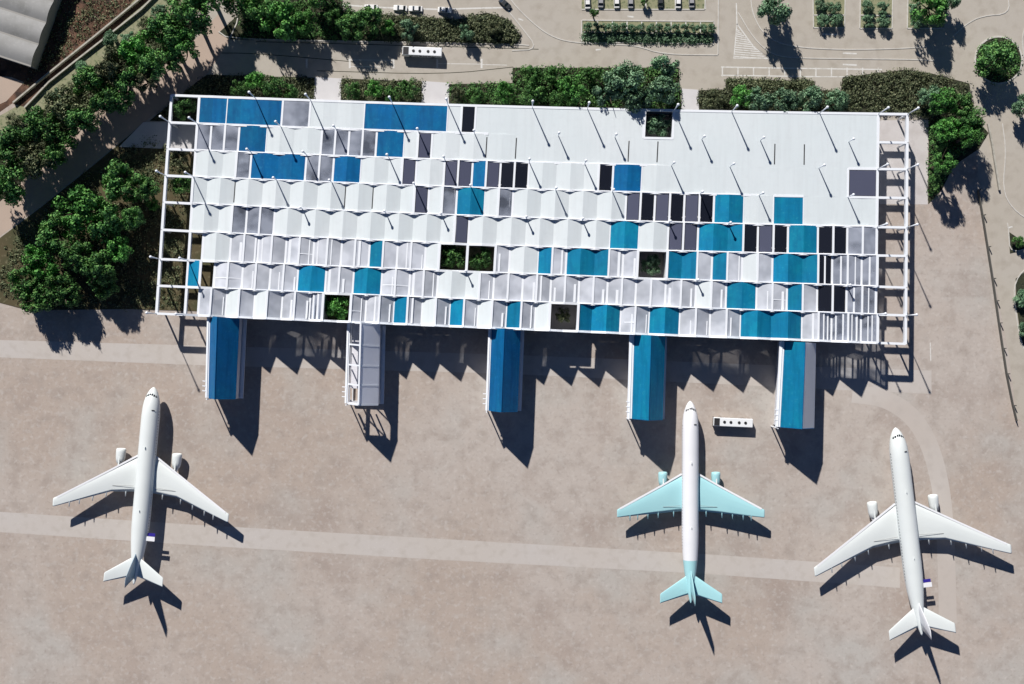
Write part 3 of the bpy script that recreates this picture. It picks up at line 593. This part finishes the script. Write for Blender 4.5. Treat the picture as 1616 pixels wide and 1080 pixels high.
# masts
def mast(c, r, h):
    p = L(node(c, r, EAVE)); bb = MB(); lean = 0
    bb.tube([(p.x, p.y, EAVE-.3), (p.x, p.y, EAVE+h*.5), (p.x, p.y, EAVE+h)], [.12, .17, .25], 10)
    o = bb.build('mast', M['beam'], term, smooth=True)
    cb_ = MB(); rs = []
    for i in range(7):
        t = math.pi*i/6 - math.pi/2; rs.append([(p.x+math.cos(a)*max(.01, .44*math.cos(t)), p.y+math.sin(a)*max(.01, .44*math.cos(t)), EAVE+h+.35+.44*math.sin(t)) for a in [2*math.pi*q/10 for q in range(10)]])
    cb_.rings(rs); m_ = cb_.build('mast_cap', M['beam'], o, smooth=True)
EV = [3, 5, 8, 10, 13, 15, 18, 20, 23, 25, 26]; OD = [0, 1, 4, 6, 9, 11, 14, 16, 19, 21, 24]
for r, cs, h in ((0, EV, 9.5), (1, OD, 5.5), (2, EV, 6.8), (3, OD, 6.2), (4, [5, 8, 10, 13, 15, 18, 20, 25, 26], 4.2), (6, [0, 1, 11, 19, 24], 4), (7, [25, 26], 10), (8, [0, 1], 10)):
    for c in cs:
        hh = h
        if c in (0, 1, 25, 26): hh = 10
        if r == 1 and c in (4,): hh = 9
        mast(c, r, hh)
# columns to the ground round the open bays and along the lower edge
for r in range(9):
    for c in (0, 1, 25, 26) + ((4, 5, 9, 11, 14, 16, 19, 21) if r in (0, 8) else ()):
        p = L(node(c, r, 0)); bb = MB(); bb.tube([(p.x, p.y, 0), (p.x, p.y, EAVE-.4)], .32, 8); bb.build('column', M['beam'], term, smooth=True)
# floors: raised hall floor under the glazed rows, dark ground floor elsewhere
bb = MB(); GF = MB()
for r in range(8):
    for k in range(2, 50):
        t = MAP[r][k]
        if t in ('T', 'O'): continue
        q = [L(node(k/2, r+1, 0)), L(node((k+1)/2, r+1, 0)), L(node((k+1)/2, r, 0)), L(node(k/2, r, 0))]; q = [(p.x, p.y) for p in q]
        if r < 7 and k < 47 and not (r >= 5 and k < 4): bb.hexa(q, 4.6, 5.0)
bb.build('hall_floor', M['floor'], term)
bb = MB(); q = [L(node(2, 7, 0)), L(node(2, 8, 0)), L(node(24.5, 8, 0)), L(node(24.5, 7, 0))]; bb.add([(p.x, p.y, .03) for p in q], [(0, 1, 2, 3)]); bb.build('apron_forecourt', M['paving'], term)
# outer walls
def wall(c0, r0, c1, r1, z0, z1, name='wall', m='wall', th=.35):
    bb = MB(); a = L(node(c0, r0, z1)); c = L(node(c1, r1, z1)); bb.bar(a, c, th, z1-z0); return bb.build(name, M[m], term)
wall(1.05, .08, 24.9, .08, 0, 3.6); wall(1.05, .08, 24.9, .08, 8.4, 9.6)
wall(2, 7.02, 24, 7.02, 0, 1.0); wall(2, 7.02, 24, 7.02, 4.4, 5.2); wall(2, 7.02, 24, 7.02, 8.8, 9.6)
wall(1.08, .1, 1.08, 5, 0, 9.6); wall(2.0, 5, 2.0, 7, 0, 9.6); wall(1.08, 5.0, 2.0, 5.0, 0, 9.6); wall(24.9, .1, 24.9, 4, 0, 9.6); wall(23.4, 4, 23.4, 7, 0, 9.6)
for c in range(1, 25):
    wall(c+.03, .08, c+.97, .08, 3.6, 8.4, 'window', 'facade', .15)
    if 2 <= c < 24:
        wall(c+.03, 7.02, c+.97, 7.02, 1.0, 4.4, 'window', 'facade', .15); wall(c+.03, 7.02, c+.97, 7.02, 5.2, 8.8, 'window', 'facade', .15)
for r in range(8):           # courtyard walls
    for k in range(2, 50, 2):
        if MAP[r][k] == 'T':
            c = k/2
            for a in ((c, r, c+1, r), (c+1, r, c+1, r+1), (c, r+1, c+1, r+1), (c, r, c, r+1)):
                if r == 5 and a[0] == 11 and a[2] == 11: continue
                wall(*a, 0, 9.4, 'courtyard_wall', 'wall', .2)
for r, c in ((0, 17), (5, 10), (5, 11), (5, 17), (7, 6), (7, 14)):
    q = [node(c, r+1, .1), node(c+1, r+1, .1), node(c+1, r, .1), node(c, r, .1)]
    bb = MB(); bb.add(q, [(0, 1, 2, 3)]); tag(bb.build('courtyard_ground', M['terrace'] if c in (14, 17) else M['grass']), kind='structure')

# ------------------------------------------------------------------ boarding piers
PIERS = [((332, 499), (378, 503), (329, 628), (372, 630), 'blue', 'boarding pier with blue gabled roof, leftmost, next to the first aircraft'),
         ((553, 509), (600, 513), (549, 637), (597, 639), 'frost', 'boarding pier with white frame and glazed roof, the only one not blue'),
         ((776, 518), (822, 520), (771, 648), (817, 650), 'blue', 'boarding pier with blue gabled roof in the middle of the row'),
         ((1001, 528), (1050, 531), (997, 661), (1046, 663), 'blue', 'boarding pier with blue roof just left of the turquoise-winged aircraft'),
         ((1238, 539), (1288, 542), (1231, 674), (1285, 676), 'blue', 'boarding pier with blue roof and one glazed slope, rightmost of the row')]
for i, (a, b_, c, d, kind, lab) in enumerate(PIERS):
    A, C = [P(x, y, 10.2) for x, y in (a, c)]; B, D = [P(x, y, 9.8) for x, y in (b_, d)]
    root = empty('boarding_pier', ((A+D)/2).to_2d().to_3d()); o = root.location.copy(); tag(root, lab, 'boarding pier', 'boarding piers reaching onto the apron')
    A, B, C, D = [Vector((p.x-o.x, p.y-o.y, 0)) for p in (A, B, C, D)]
    EH, RH = 10.2, 15.8; ER = 9.8; RF = [.38, .42, .44, .48, .52][i]
    def mid(p, q, f): return p.lerp(q, f)
    S, T = mid(A, B, RF), mid(C, D, RF); up = lambda p, z: Vector((p.x, p.y, z))
    lm = M['blue' if i in (0, 2) else 'teal'] if kind == 'blue' else M['frost']; rm = lm if i != 4 else M['frost2']
    for (p, q, p2, q2, m_) in (((S, T, B, D, M['frost2']),) if i == 1 else ((A, C, S, T, lm), (S, T, B, D, rm))):
        zA = EH if p is A else RH; zB = RH if p is A else ER; bb = MB()
        w4 = [(p.x, p.y), (q.x, q.y), (q2.x, q2.y), (p2.x, p2.y)]; bb.hexa(w4, [zA-.25, zA-.25, zB-.25, zB-.25], [zA, zA, zB, zB]); bb.build('roof_slope', m_, root)
    dn = (C - A).normalized(); rt2 = (B - A).normalized()
    # white eaves gutters and ends
    for p, q, wd, s in ((A, C, 1.0 if i < 3 else 1.5, -1), (B, D, 1.15, 1)):
        EE = EH if p is A else 4.6; bb = MB(); off = rt2*s*wd/2; bb.bar(up(p+off, EE+.18), up(q+off, EE+.18), wd, .5); bb.bar(up(p+off, EE+.42), up(q+off, EE+.42), .22, .26); bb.build('gutter', M['beam'], root)
    bb = MB(); e = dn*.12
    if kind != 'blue':
        for f in (0, .27, .52, .76, 1):
            for (p, q, p2, q2) in ((A, C, S, T), (B, D, S, T)):
                z0 = EH if p is A else ER; bb.bar(up(mid(p, q, f), z0+.15), up(mid(p2, q2, f), RH+.15), .5, .3)
        bb.bar(up(S, RH+.2), up(T, RH+.2), .5, .4)
    else:
        bb.bar(up(S, RH+.06), up(T, RH+.06), .12, .2)
        bb.bar(up(C, EH+.1), up(T, RH+.08), .18, .3); bb.bar(up(T, RH+.08), up(D, ER+.1), .18, .3)
    bb.build('ridge_frame', M['beam'] if kind != 'blue' else M['blue'], root)
    # walls
    z_op = kind != 'blue'
    for p, q in ((A, C), (B, D)):
        ins = rt2*.25*(1 if p is A else -1); bb = MB(); 
        if z_op:
            if p is B: bb.bar(up(p+ins, ER-.3), up(q+ins, ER-.3), .25, ER-.3)
            else: bb.bar(up(p+ins, 1.2), up(q+ins, 1.2), .25, 1.2); bb.bar(up(p+ins, EH-.3), up(q+ins, EH-.3), .25, 1.6)
            for f in () if p is B else (.02, .2, .4, .6, .8, .98): bb.bar(up(mid(p, q, f-.02)+ins, 8.6), up(mid(p, q, f)+ins, 8.6), .25, 4.4)
        else: EE = EH if p is A else ER; bb.bar(up(p+ins, EE-.3), up(q+ins, EE-.3), .25, EE-.3)
        bb.build('side_wall', M['wall'], root)
        zw = 8.2 if p is A else 4.4; wn = MB(); wn.bar(up(p+ins*.4, zw), up(q+ins*.4, zw), .06, 2.0); wn.build('window_band', M['facade'], root) if i != 1 else None
    ce = C - dn*.3; de = D - dn*.3; te = T - dn*.3; bb = MB()
    if z_op:
        bb.bar(up(ce, 2.0), up(de, 2.0), .25, 2.0); bb.bar(up(ce, EH), up(mid(ce, de, .6), EH), .25, 1.0)
        for f in (.0, .4, .6): bb.bar(up(mid(ce, de, f), 9.2), up(mid(ce, de, f+.05), 9.2), .25, 5.8)
        n_ = Vector((dn.x, dn.y, 0))*.12
        bb.add([up(ce, EH)+n_, up(mid(ce, de, .6), EH-.9)+n_, up(mid(ce, de, .72), EH+.6)+n_, up(te, RH-.3)+n_], [(0, 1, 2, 3)])
    else:
        n_ = Vector((dn.x, dn.y, 0))*.12
        bb.add([up(ce, 0)-n_, up(de, 0)-n_, up(de, ER-.2)-n_, up(te, RH-.3)-n_, up(ce, EH-.2)-n_, up(ce, 0)+n_, up(de, 0)+n_, up(de, ER-.2)+n_, up(te, RH-.3)+n_, up(ce, EH-.2)+n_],
               [(4, 3, 2, 1, 0), (5, 6, 7, 8, 9), (0, 1, 6, 5), (1, 2, 7, 6), (2, 3, 8, 7), (3, 4, 9, 8), (4, 0, 5, 9)])
    bb.build('end_wall', M['wall'], root)
    wn = MB(); wn.bar(up(mid(C, D, .1)+dn*.02, 8.4), up(mid(C, D, .6)+dn*.02, 8.4), .1, 3.2); wn.build('end_window', M['facade'], root) if i != 1 else None
    fl = MB(); C2 = mid(A, C, .82 if i == 1 else 1); D2 = mid(B, D, .82 if i == 1 else 1); fl.hexa([(p.x, p.y) for p in (A, C2, D2, B)], 4.4, 4.6); fl.build('floor', M['floor'], root)
    lg = MB(); q = C - rt2*.6 + dn*.5; lg.tube([up(q, 0), up(q, EH)], .22, 8); lg.build('post', M['beam'], root)
    for f in (.80, .86, .92): st = MB(); st.bar(up(mid(A, C, f) - rt2*1.9, EH+.3), up(mid(A, C, f) - rt2*.9, EH+.3), .25, .3); st.build('bracket', M['beam'], root)

# ------------------------------------------------------------------ aircraft
def ell(cx, z, s, rx, rz, n=20): return [(cx + rx*math.cos(2*math.pi*k/n), s, z + rz*math.sin(2*math.pi*k/n)) for k in range(n)]
def wing_mesh(st, side):      # st: list of (t, le, chord, z, thick)
    rs = []
    prof = [(0, 0), (.03, .35), (.12, .75), (.35, 1), (.65, .72), (.9, .25), (1, .05), (.9, -.12), (.6, -.4), (.3, -.6), (.08, -.45), (.02, -.2)]
    for (t, le, ch, z, th) in st: rs.append([(side*t, -(le + x*ch), z + y*th*.5) for x, y in prof])
    b_ = MB(); b_.rings(rs if side < 0 else [r[::-1] for r in rs]); return b_
def aircraft(nose, tail, length, half, le_root, chord_root, sweep, tipch, rad, eng, label, mf, mw, mt, mfin, door, taper=1.0, teal=False):
    zf = 4.9
    N = P(nose[0], nose[1], zf); Tt = P(tail[0], tail[1], zf); d = N - Tt; rz = math.atan2(-d.x, d.y); length = d.length
    root = empty('airliner', (N.x, N.y, 0), rz); tag(root, label, 'airliner', 'airliners parked on the apron')
    b_ = MB(); split = length*.79; sts = [0, .004, .012, .025, .045, .07, .10, .15, .25, .4, .55, .66, .72, .79, .85, .90, .94, .97, .992, 1.0]
    prof = [.02, .16, .33, .50, .69, .84, .94, 1, 1, 1, 1, 1, .96, .86, .70, .53, .37, .24, .12, .04]
    def sec(i):
        s = sts[i]*length; r_ = rad*prof[i]; zc = zf
        if sts[i] < .1: zc = zf - rad*.22*(1 - prof[i])
        if sts[i] > .66: zc = zf + (rad - r_)*.62
        return ell(0, zc, -s, r_, r_*1.02)
    j = sts.index(.79)
    if teal:
        b_.rings([sec(i) for i in range(j+1)], cap=False); fz = b_.build('fuselage', mf, root, smooth=True)
        c_ = MB(); c_.rings([sec(i) for i in range(j, len(sts))], cap=False); c_.build('tail_cone', mt, root, smooth=True)
    else:
        b_.rings([sec(i) for i in range(len(sts))]); fz = b_.build('fuselage', mf, root, smooth=True)
    # cockpit windows: six panes around the nose
    cw = MB(); s0, s1 = .030*length, .040*length
    def rr(s):
        for i in range(len(sts)-1):
            if sts[i+1]*length >= s: f = (s - sts[i]*length)/((sts[i+1]-sts[i])*length); return rad*(prof[i]*(1-f) + prof[i+1]*f)
    def zc_(s): return zf - rad*.22*(1 - rr(s)/rad)
    for k in range(-3, 3):
        a0 = R(90) + R(20)*k + R(2); a1 = a0 + R(16); q = []
        for (s, a) in ((s0+abs(k+.5)*.28, a0), (s0+abs(k+.5)*.28, a1), (s1+abs(k+.5)*.28, a1), (s1+abs(k+.5)*.28, a0)):
            r2 = rr(s)*1.015; q.append((r2*math.cos(a), -s, zc_(s) + r2*1.02*math.sin(a)))
        cw.add(q, [(0, 1, 2, 3)])
    cw.build('cockpit_window', M['dark_glass'], fz)
    ww = MB()
    for sgn in (-1, 1):
        for k in range(46):
            s = length*(.12 + k*.0145); r2 = rad*1.006; a0, a1 = R(12), R(18)
            if s > length*.74: continue
            ww.add([(sgn*r2*math.cos(a), -(s+ds), zf + r2*1.02*math.sin(a)) for ds, a in ((0, a0), (.28, a0), (.28, a1), (0, a1))], [(0, 1, 2, 3)])
    tag(ww.build('cabin_window', M['dark_glass'], fz), kind='stuff')
    ant = MB(); ant.box(-.06, .06, -length*.3-.7, -length*.3, zf+rad*1.0, zf+rad*1.0+.5); ant.box(-.05, .05, -length*.62-.6, -length*.62, zf+rad, zf+rad+.45)
    ant.build('antenna', M['plane_white'], fz)
    dm = MB(); dm.bar((rad*.3, -length*.115, zf+rad*.99), (rad*.62, -length*.115, zf+rad*.84), .25, .05); dm.build('door_outline', M['black'], fz)
    # wings
    tipLE = le_root + (half-rad)*math.tan(sweep); k_ = rad + (half-rad)*.30
    kle = le_root + (k_-rad)*math.tan(sweep); kte = le_root + chord_root + (k_-rad)*.06
    for side in (-1, 1):
        st = [(0, le_root - rad*.6, chord_root+rad*.5, 3.9, 1.5), (rad*.8, le_root-.4, chord_root+.3, 3.95, 1.35), (k_, kle, kte-kle, 4.6, .9), (half*.985, tipLE-.2, tipch+.2, 6.3, .32), (half, tipLE+.05, tipch*.95, 6.35, .2)]
        w_ = wing_mesh(st, side).build('wing', mw, root, smooth=True)
        # leading edge strip
        le = MB(); pts = [(side*rad, -(le_root-.35), 4.55), (side*k_, -(kle-.02), 4.95), (side*half*.96, -(tipLE-.3), 6.42)]
        for a, c in zip(pts[:-1], pts[1:]): le.bar(a, c, .55, .2)
        le.build('leading_edge', M['plane_bright'], w_)
        # spoilers/flap line
        fl = MB(); te0 = (side*k_, -(kte-1.4), 4.93); te1 = (side*half*.86, -(tipLE - (half*.14)*math.tan(sweep) + tipch + .05), 6.1)
        fl.bar((side*(rad+.4), -(le_root+chord_root-1.9), 4.82), (side*(k_-.3), -(kte-1.9), 4.92), .1, .05); fl.build('flap_joint', M['shed'], w_)
        for f in (.12, .36, .52, .68, .80):
            t = rad + (half-rad)*f
            if t < k_: te = le_root + chord_root + (t-rad)*.06
            else: te = kte + (tipLE + tipch - kte)*((t-k_)/(half-k_))
            z = 3.9 + 2.5*(t/half)**1.3; fb = MB(); fb.tube([(side*t, -(te-2.6), z-.2), (side*t, -(te-1.0), z-.25), (side*t, -(te+1.5), z-.02)], [.08, .32, .12], 7); fb.build('flap_fairing', mw if mw is not M['plane_teal'] else M['plane_teal'], w_, smooth=True)
        # engine
        et, es, el, er = eng; e_ = MB(); pr = [(0, .86), (.05, .98), (.18, 1.0), (.55, .94), (.80, .74), (.82, .62)]
        ez = 2.75; rs = [[(side*et + er*p*math.cos(2*math.pi*q/18), -(es + s*el), ez + er*p*math.sin(2*math.pi*q/18)) for q in range(18)] for s, p in pr]
        inn = [[(side*et + er*p*math.cos(2*math.pi*q/18), -(es + s*el), ez + er*p*math.sin(2*math.pi*q/18)) for q in range(18)] for s, p in ((.3, .7), (.0, .84))]
        e_.rings(inn + rs, cap=False); e_.mi = 0
        en = e_.build('engine', M['plane_white'] if not teal else M['plane_teal'], root, smooth=True)
        fn = MB(); fn.tube([(side*et, -(es+.3*el), ez), (side*et, -(es+.31*el), ez)], [er*.72, er*.72], 18); fn.tube([(side*et, -(es+.12*el), ez), (side*et, -(es+.3*el), ez)], [.03, er*.28], 12); fn.build('fan', M['black'], en)
        ex = MB(); ex.tube([(side*et, -(es+.8*el), ez), (side*et, -(es+.95*el), ez), (side*et, -(es+1.12*el), ez)], [er*.6, er*.42, er*.08], 14); ex.build('exhaust_cone', M['aluminium'], en, smooth=True)
        py = MB(); leE = le_root + (et-rad)*math.tan(sweep)
        py.add([(side*et + o_, -y_, z_) for o_ in (-.18, .18) for (y_, z_) in ((es+.25*el, ez+er*.9), (leE+2.0, 4.6), (leE+3.0, 4.2), (es+.85*el, ez+er*.6))], [(3, 2, 1, 0), (4, 5, 6, 7), (0, 1, 5, 4), (1, 2, 6, 5), (2, 3, 7, 6), (3, 0, 4, 7)]); py.build('pylon', M['plane_white'], en)
        # tailplane
        hs = half*(.42 if teal else .335); l0 = length*.858
        st = [(0, l0, length*.10, zf+rad*.45, .55), (rad*.4, l0+.3, length*.098, zf+rad*.5, .5), (hs*.97, l0+hs*.60, length*.048, zf+rad*.5+1.1, .2), (hs, l0+hs*.64, length*.045, zf+rad*.5+1.18, .12)]
        wing_mesh(st, side).build('tailplane', mt, root, smooth=True)
        gr = empty('landing_gear', (side*rad*1.15, -(le_root+chord_root*.78), 0)); gr.parent = root
        g_ = MB(); g_.tube([(0, 0, .6), (0, 0, 3.6)], .16, 8); g_.bar((0, -.9, .7), (0, .9, .7), .2, .2); g_.build('strut', M['aluminium'], gr)
        for yy_ in (-.75, .75):
            for xx_ in (-.4, .4):
                wl = MB(); wl.tube([(xx_-.18, yy_, .6), (xx_+.18, yy_, .6)], .6, 14); wl.build('wheel', M['rubber'], gr)
    gr = empty('landing_gear', (0, -length*.10, 0)); gr.parent = root
    g_ = MB(); g_.tube([(0, 0, .45), (0, 0, 3.0)], .12, 8); g_.build('strut', M['aluminium'], gr)
    for xx_ in (-.3, .3):
        wl = MB(); wl.tube([(xx_-.14, 0, .45), (xx_+.14, 0, .45)], .45, 12); wl.build('wheel', M['rubber'], gr)
    # fin
    f_ = MB(); rs = []; base = length*.835
    pf = [(0, 0), (.05, .5), (.3, 1), (.7, .6), (1, .04), (.7, -.6), (.3, -1), (.05, -.5)]
    for (le_, ch, z, th) in ((base, length*.135, zf+rad*.75, .62), (base+length*.055, length*.088, zf+rad+4.2, .4), (base+length*.098, length*.056, 15.6, .24), (base+length*.106, length*.046, 16.1, .1)):
        rs.append([(y*th*.5, -(le_+x*ch), z) for x, y in pf])
    rs.insert(0, [(y*.3*.5, -(base-length*.035+x*length*.16), zf+rad*.6) for x, y in pf])
    f_.rings([r_[::-1] for r_ in rs]); f_.build('tail_fin', mfin, root, smooth=True)
    if door:
        s = length*door; z = zf+1.0; db = MB(); db.box(rad*.72, rad*.72+3.0, -s-.7, -s+.7, z, z+.12); dd = db.build('open_door', M['plane_bright'], root)
        db = MB(); db.box(rad*.85, rad*.72+2.9, -s+.71, -s+1.7, z-.5, z-.38); db.build('door_panel', M['navy'], dd)
    return root
aircraft((242, 611), (213.5, 921), 62, 27.4, 22.0, 11.2, R(31.5), 2.6, 2.82, (8.8, 20.2, 5.6, 1.55), 'white airliner with blue-grey tail fin, leftmost on the apron', M['plane_white'], M['plane_white'], M['plane_white'], M['plane_fin'], .765)
aircraft((1089.5, 633), (1089, 950), 63, 22.9, 23.2, 11.4, R(27.5), 2.4, 2.65, (8.3, 22.4, 5.2, 1.45), 'airliner with white fuselage and pale turquoise wings and tail, between pier and airport bus', M['plane_bright'], M['plane_teal'], M['plane_teal'], M['plane_teal'], None, teal=True)
aircraft((1414, 675), (1452, 1001), 65, 30.8, 24.0, 11.9, R(30), 2.8, 2.95, (9.6, 22.5, 6.0, 1.6), 'all white airliner parked at the right edge of the apron', M['plane_white'], M['plane_white'], M['plane_white'], M['plane_bright'], .765)

# ------------------------------------------------------------------ buses and cars
def make_bus(loc, rz, label):
    root = empty('airport_bus', loc, rz); tag(root, label, 'bus', 'buses seen from above'); Lh, Wh, H = 6.2, 1.35, 3.0
    b_ = MB(); b_.box(-Lh+.05, Lh, -Wh, Wh, .4, H); bd = b_.build('body', M['bus_white'], root, bevel=.18)
    b_ = MB(); b_.box(-Lh+.25, -Lh+2.0, -Wh+.2, Wh-.2, H-.3, H+.06); b_.build('front_roof_cover', M['black'], root)
    b_ = MB(); b_.box(-Lh+.0, -Lh+.3, -Wh+.12, Wh-.12, 1.1, H-.35); b_.build('windscreen', M['dark_glass'], root)
    for x in (-2.7, -.7, 1.9, 3.9):
        b_ = MB(); b_.tube([(x, 0, H-.05), (x, 0, H+.14)], [.5, .42], 12); b_.build('roof_hatch', M['black'], root)
    for s in (-1, 1):
        for k in range(7):
            x = -3.9 + k*1.4; b_ = MB(); b_.box(x, x+1.2, s*Wh-.02, s*Wh+.02, 1.35, 2.4); b_.build('side_window', M['dark_glass'], bd)
        for x in (-3.8, 3.2):
            b_ = MB(); b_.tube([(x, s*(Wh-.3), .5), (x, s*(Wh+.03), .5)], .5, 14); b_.build('wheel', M['rubber'], root)
        b_ = MB(); b_.box(-Lh-.1, -Lh+.1, s*Wh - (.0 if s > 0 else .25), s*Wh + (.25 if s > 0 else 0), 1.8, 2.3); b_.build('mirror', M['black'], root)
    return root
make_bus(P(666, 81, 3, 0), R(-2.5), 'white bus with four roof hatches driving on the upper road beside the hedge')
make_bus(P(1157, 667, 3, 0), R(-2.5), 'white airport bus with four roof hatches on the apron beside the turquoise-winged airliner')
def make_car(m):
    root = empty('parked_car', (0, 0, 0)); b_ = MB(); xs = [-2.2, -2.1, -1.3, -.6, 0, .7, 1.4, 2.05, 2.2]
    ht = [.62, .78, .88, .92, .92, .92, .86, .74, .6]; wd = [.72, .84, .9, .9, .9, .9, .88, .82, .7]
    b_.rings([[(x, -w_, .3), (x, w_, .3), (x, w_, h_*.85), (x, w_*.86, h_), (x, -w_*.86, h_), (x, -w_, h_*.85)][::-1] for x, h_, w_ in zip(xs, ht, wd)]); bd = b_.build('body', m, root, bevel=.04)
    c_ = MB(); c_.rings([[(x, -w_, .88), (x, w_, .88), (x2, w_*.82, z_), (x2, -w_*.82, z_)][::-1] for x, x2, w_, z_ in ((-1.65, -1.0, .8, 1.36), (.95, .35, .8, 1.40))]); c_.build('window_band', M['dark_glass'], root)
    r_ = MB(); r_.box(-1.0, .3, -.64, .64, 1.37, 1.45); r_.build('roof', m, root, bevel=.05)
    for x in (-1.35, 1.35):
        for s in (-1, 1):
            w_ = MB(); w_.tube([(x, s*.7, .32), (x, s*.92, .32)], .32, 12); w_.build('wheel', M['rubber'], root)
    for s in (-1, 1):
        h_ = MB(); h_.box(2.08, 2.2, s*.55-.18, s*.55+.18, .56, .68); h_.build('headlight', M['aluminium'], root)
    return root
protos = {'white': make_car(M['car_white']), 'charcoal': make_car(M['car_dark']), 'silver': make_car(M['car_silver'])}; used = set()
cars = [(586, 13, 178, 'white', 'white car half hidden by tree leaves at the top'), (632, 14, 176, 'white', 'white car with dark glass roof, left of two close together above the hedge'), (656, 15, 178, 'white', 'white car, right one of the close pair above the hedge'), (702, 17, -4, 'white', 'white car standing alone right of the close pair'), (797, 7, -42, 'charcoal', 'dark car driving diagonally past the tip of the hedge bed'),
        (927, 4, 92, 'white', 'white car at the left end of the row of bays at the top edge'), (948, 2, 88, 'silver', 'silver car second in the row of bays at the top edge'), (973, 3, 91, 'white', 'white car third in the row of bays at the top edge'), (995, 3, 90, 'silver', 'silver car left of the small tree in the bays at the top edge'), (1042, 2, 90, 'charcoal', 'charcoal car right of the small tree in the bays at the top edge'), (1070, 3, 89, 'white', 'white car second from the right in the bays at the top edge'), (1091, 2, 91, 'silver', 'silver car at the right end of the row of bays at the top edge')]
for x, y, rz, k, lab in cars:
    o = protos[k] if k not in used else copy_tree(protos[k]); used.add(k)
    o.location = P(x, y, 0) + Vector((0, 0, .02)); o.rotation_euler = (0, 0, R(rz)); tag(o, lab, 'car', 'parked cars')
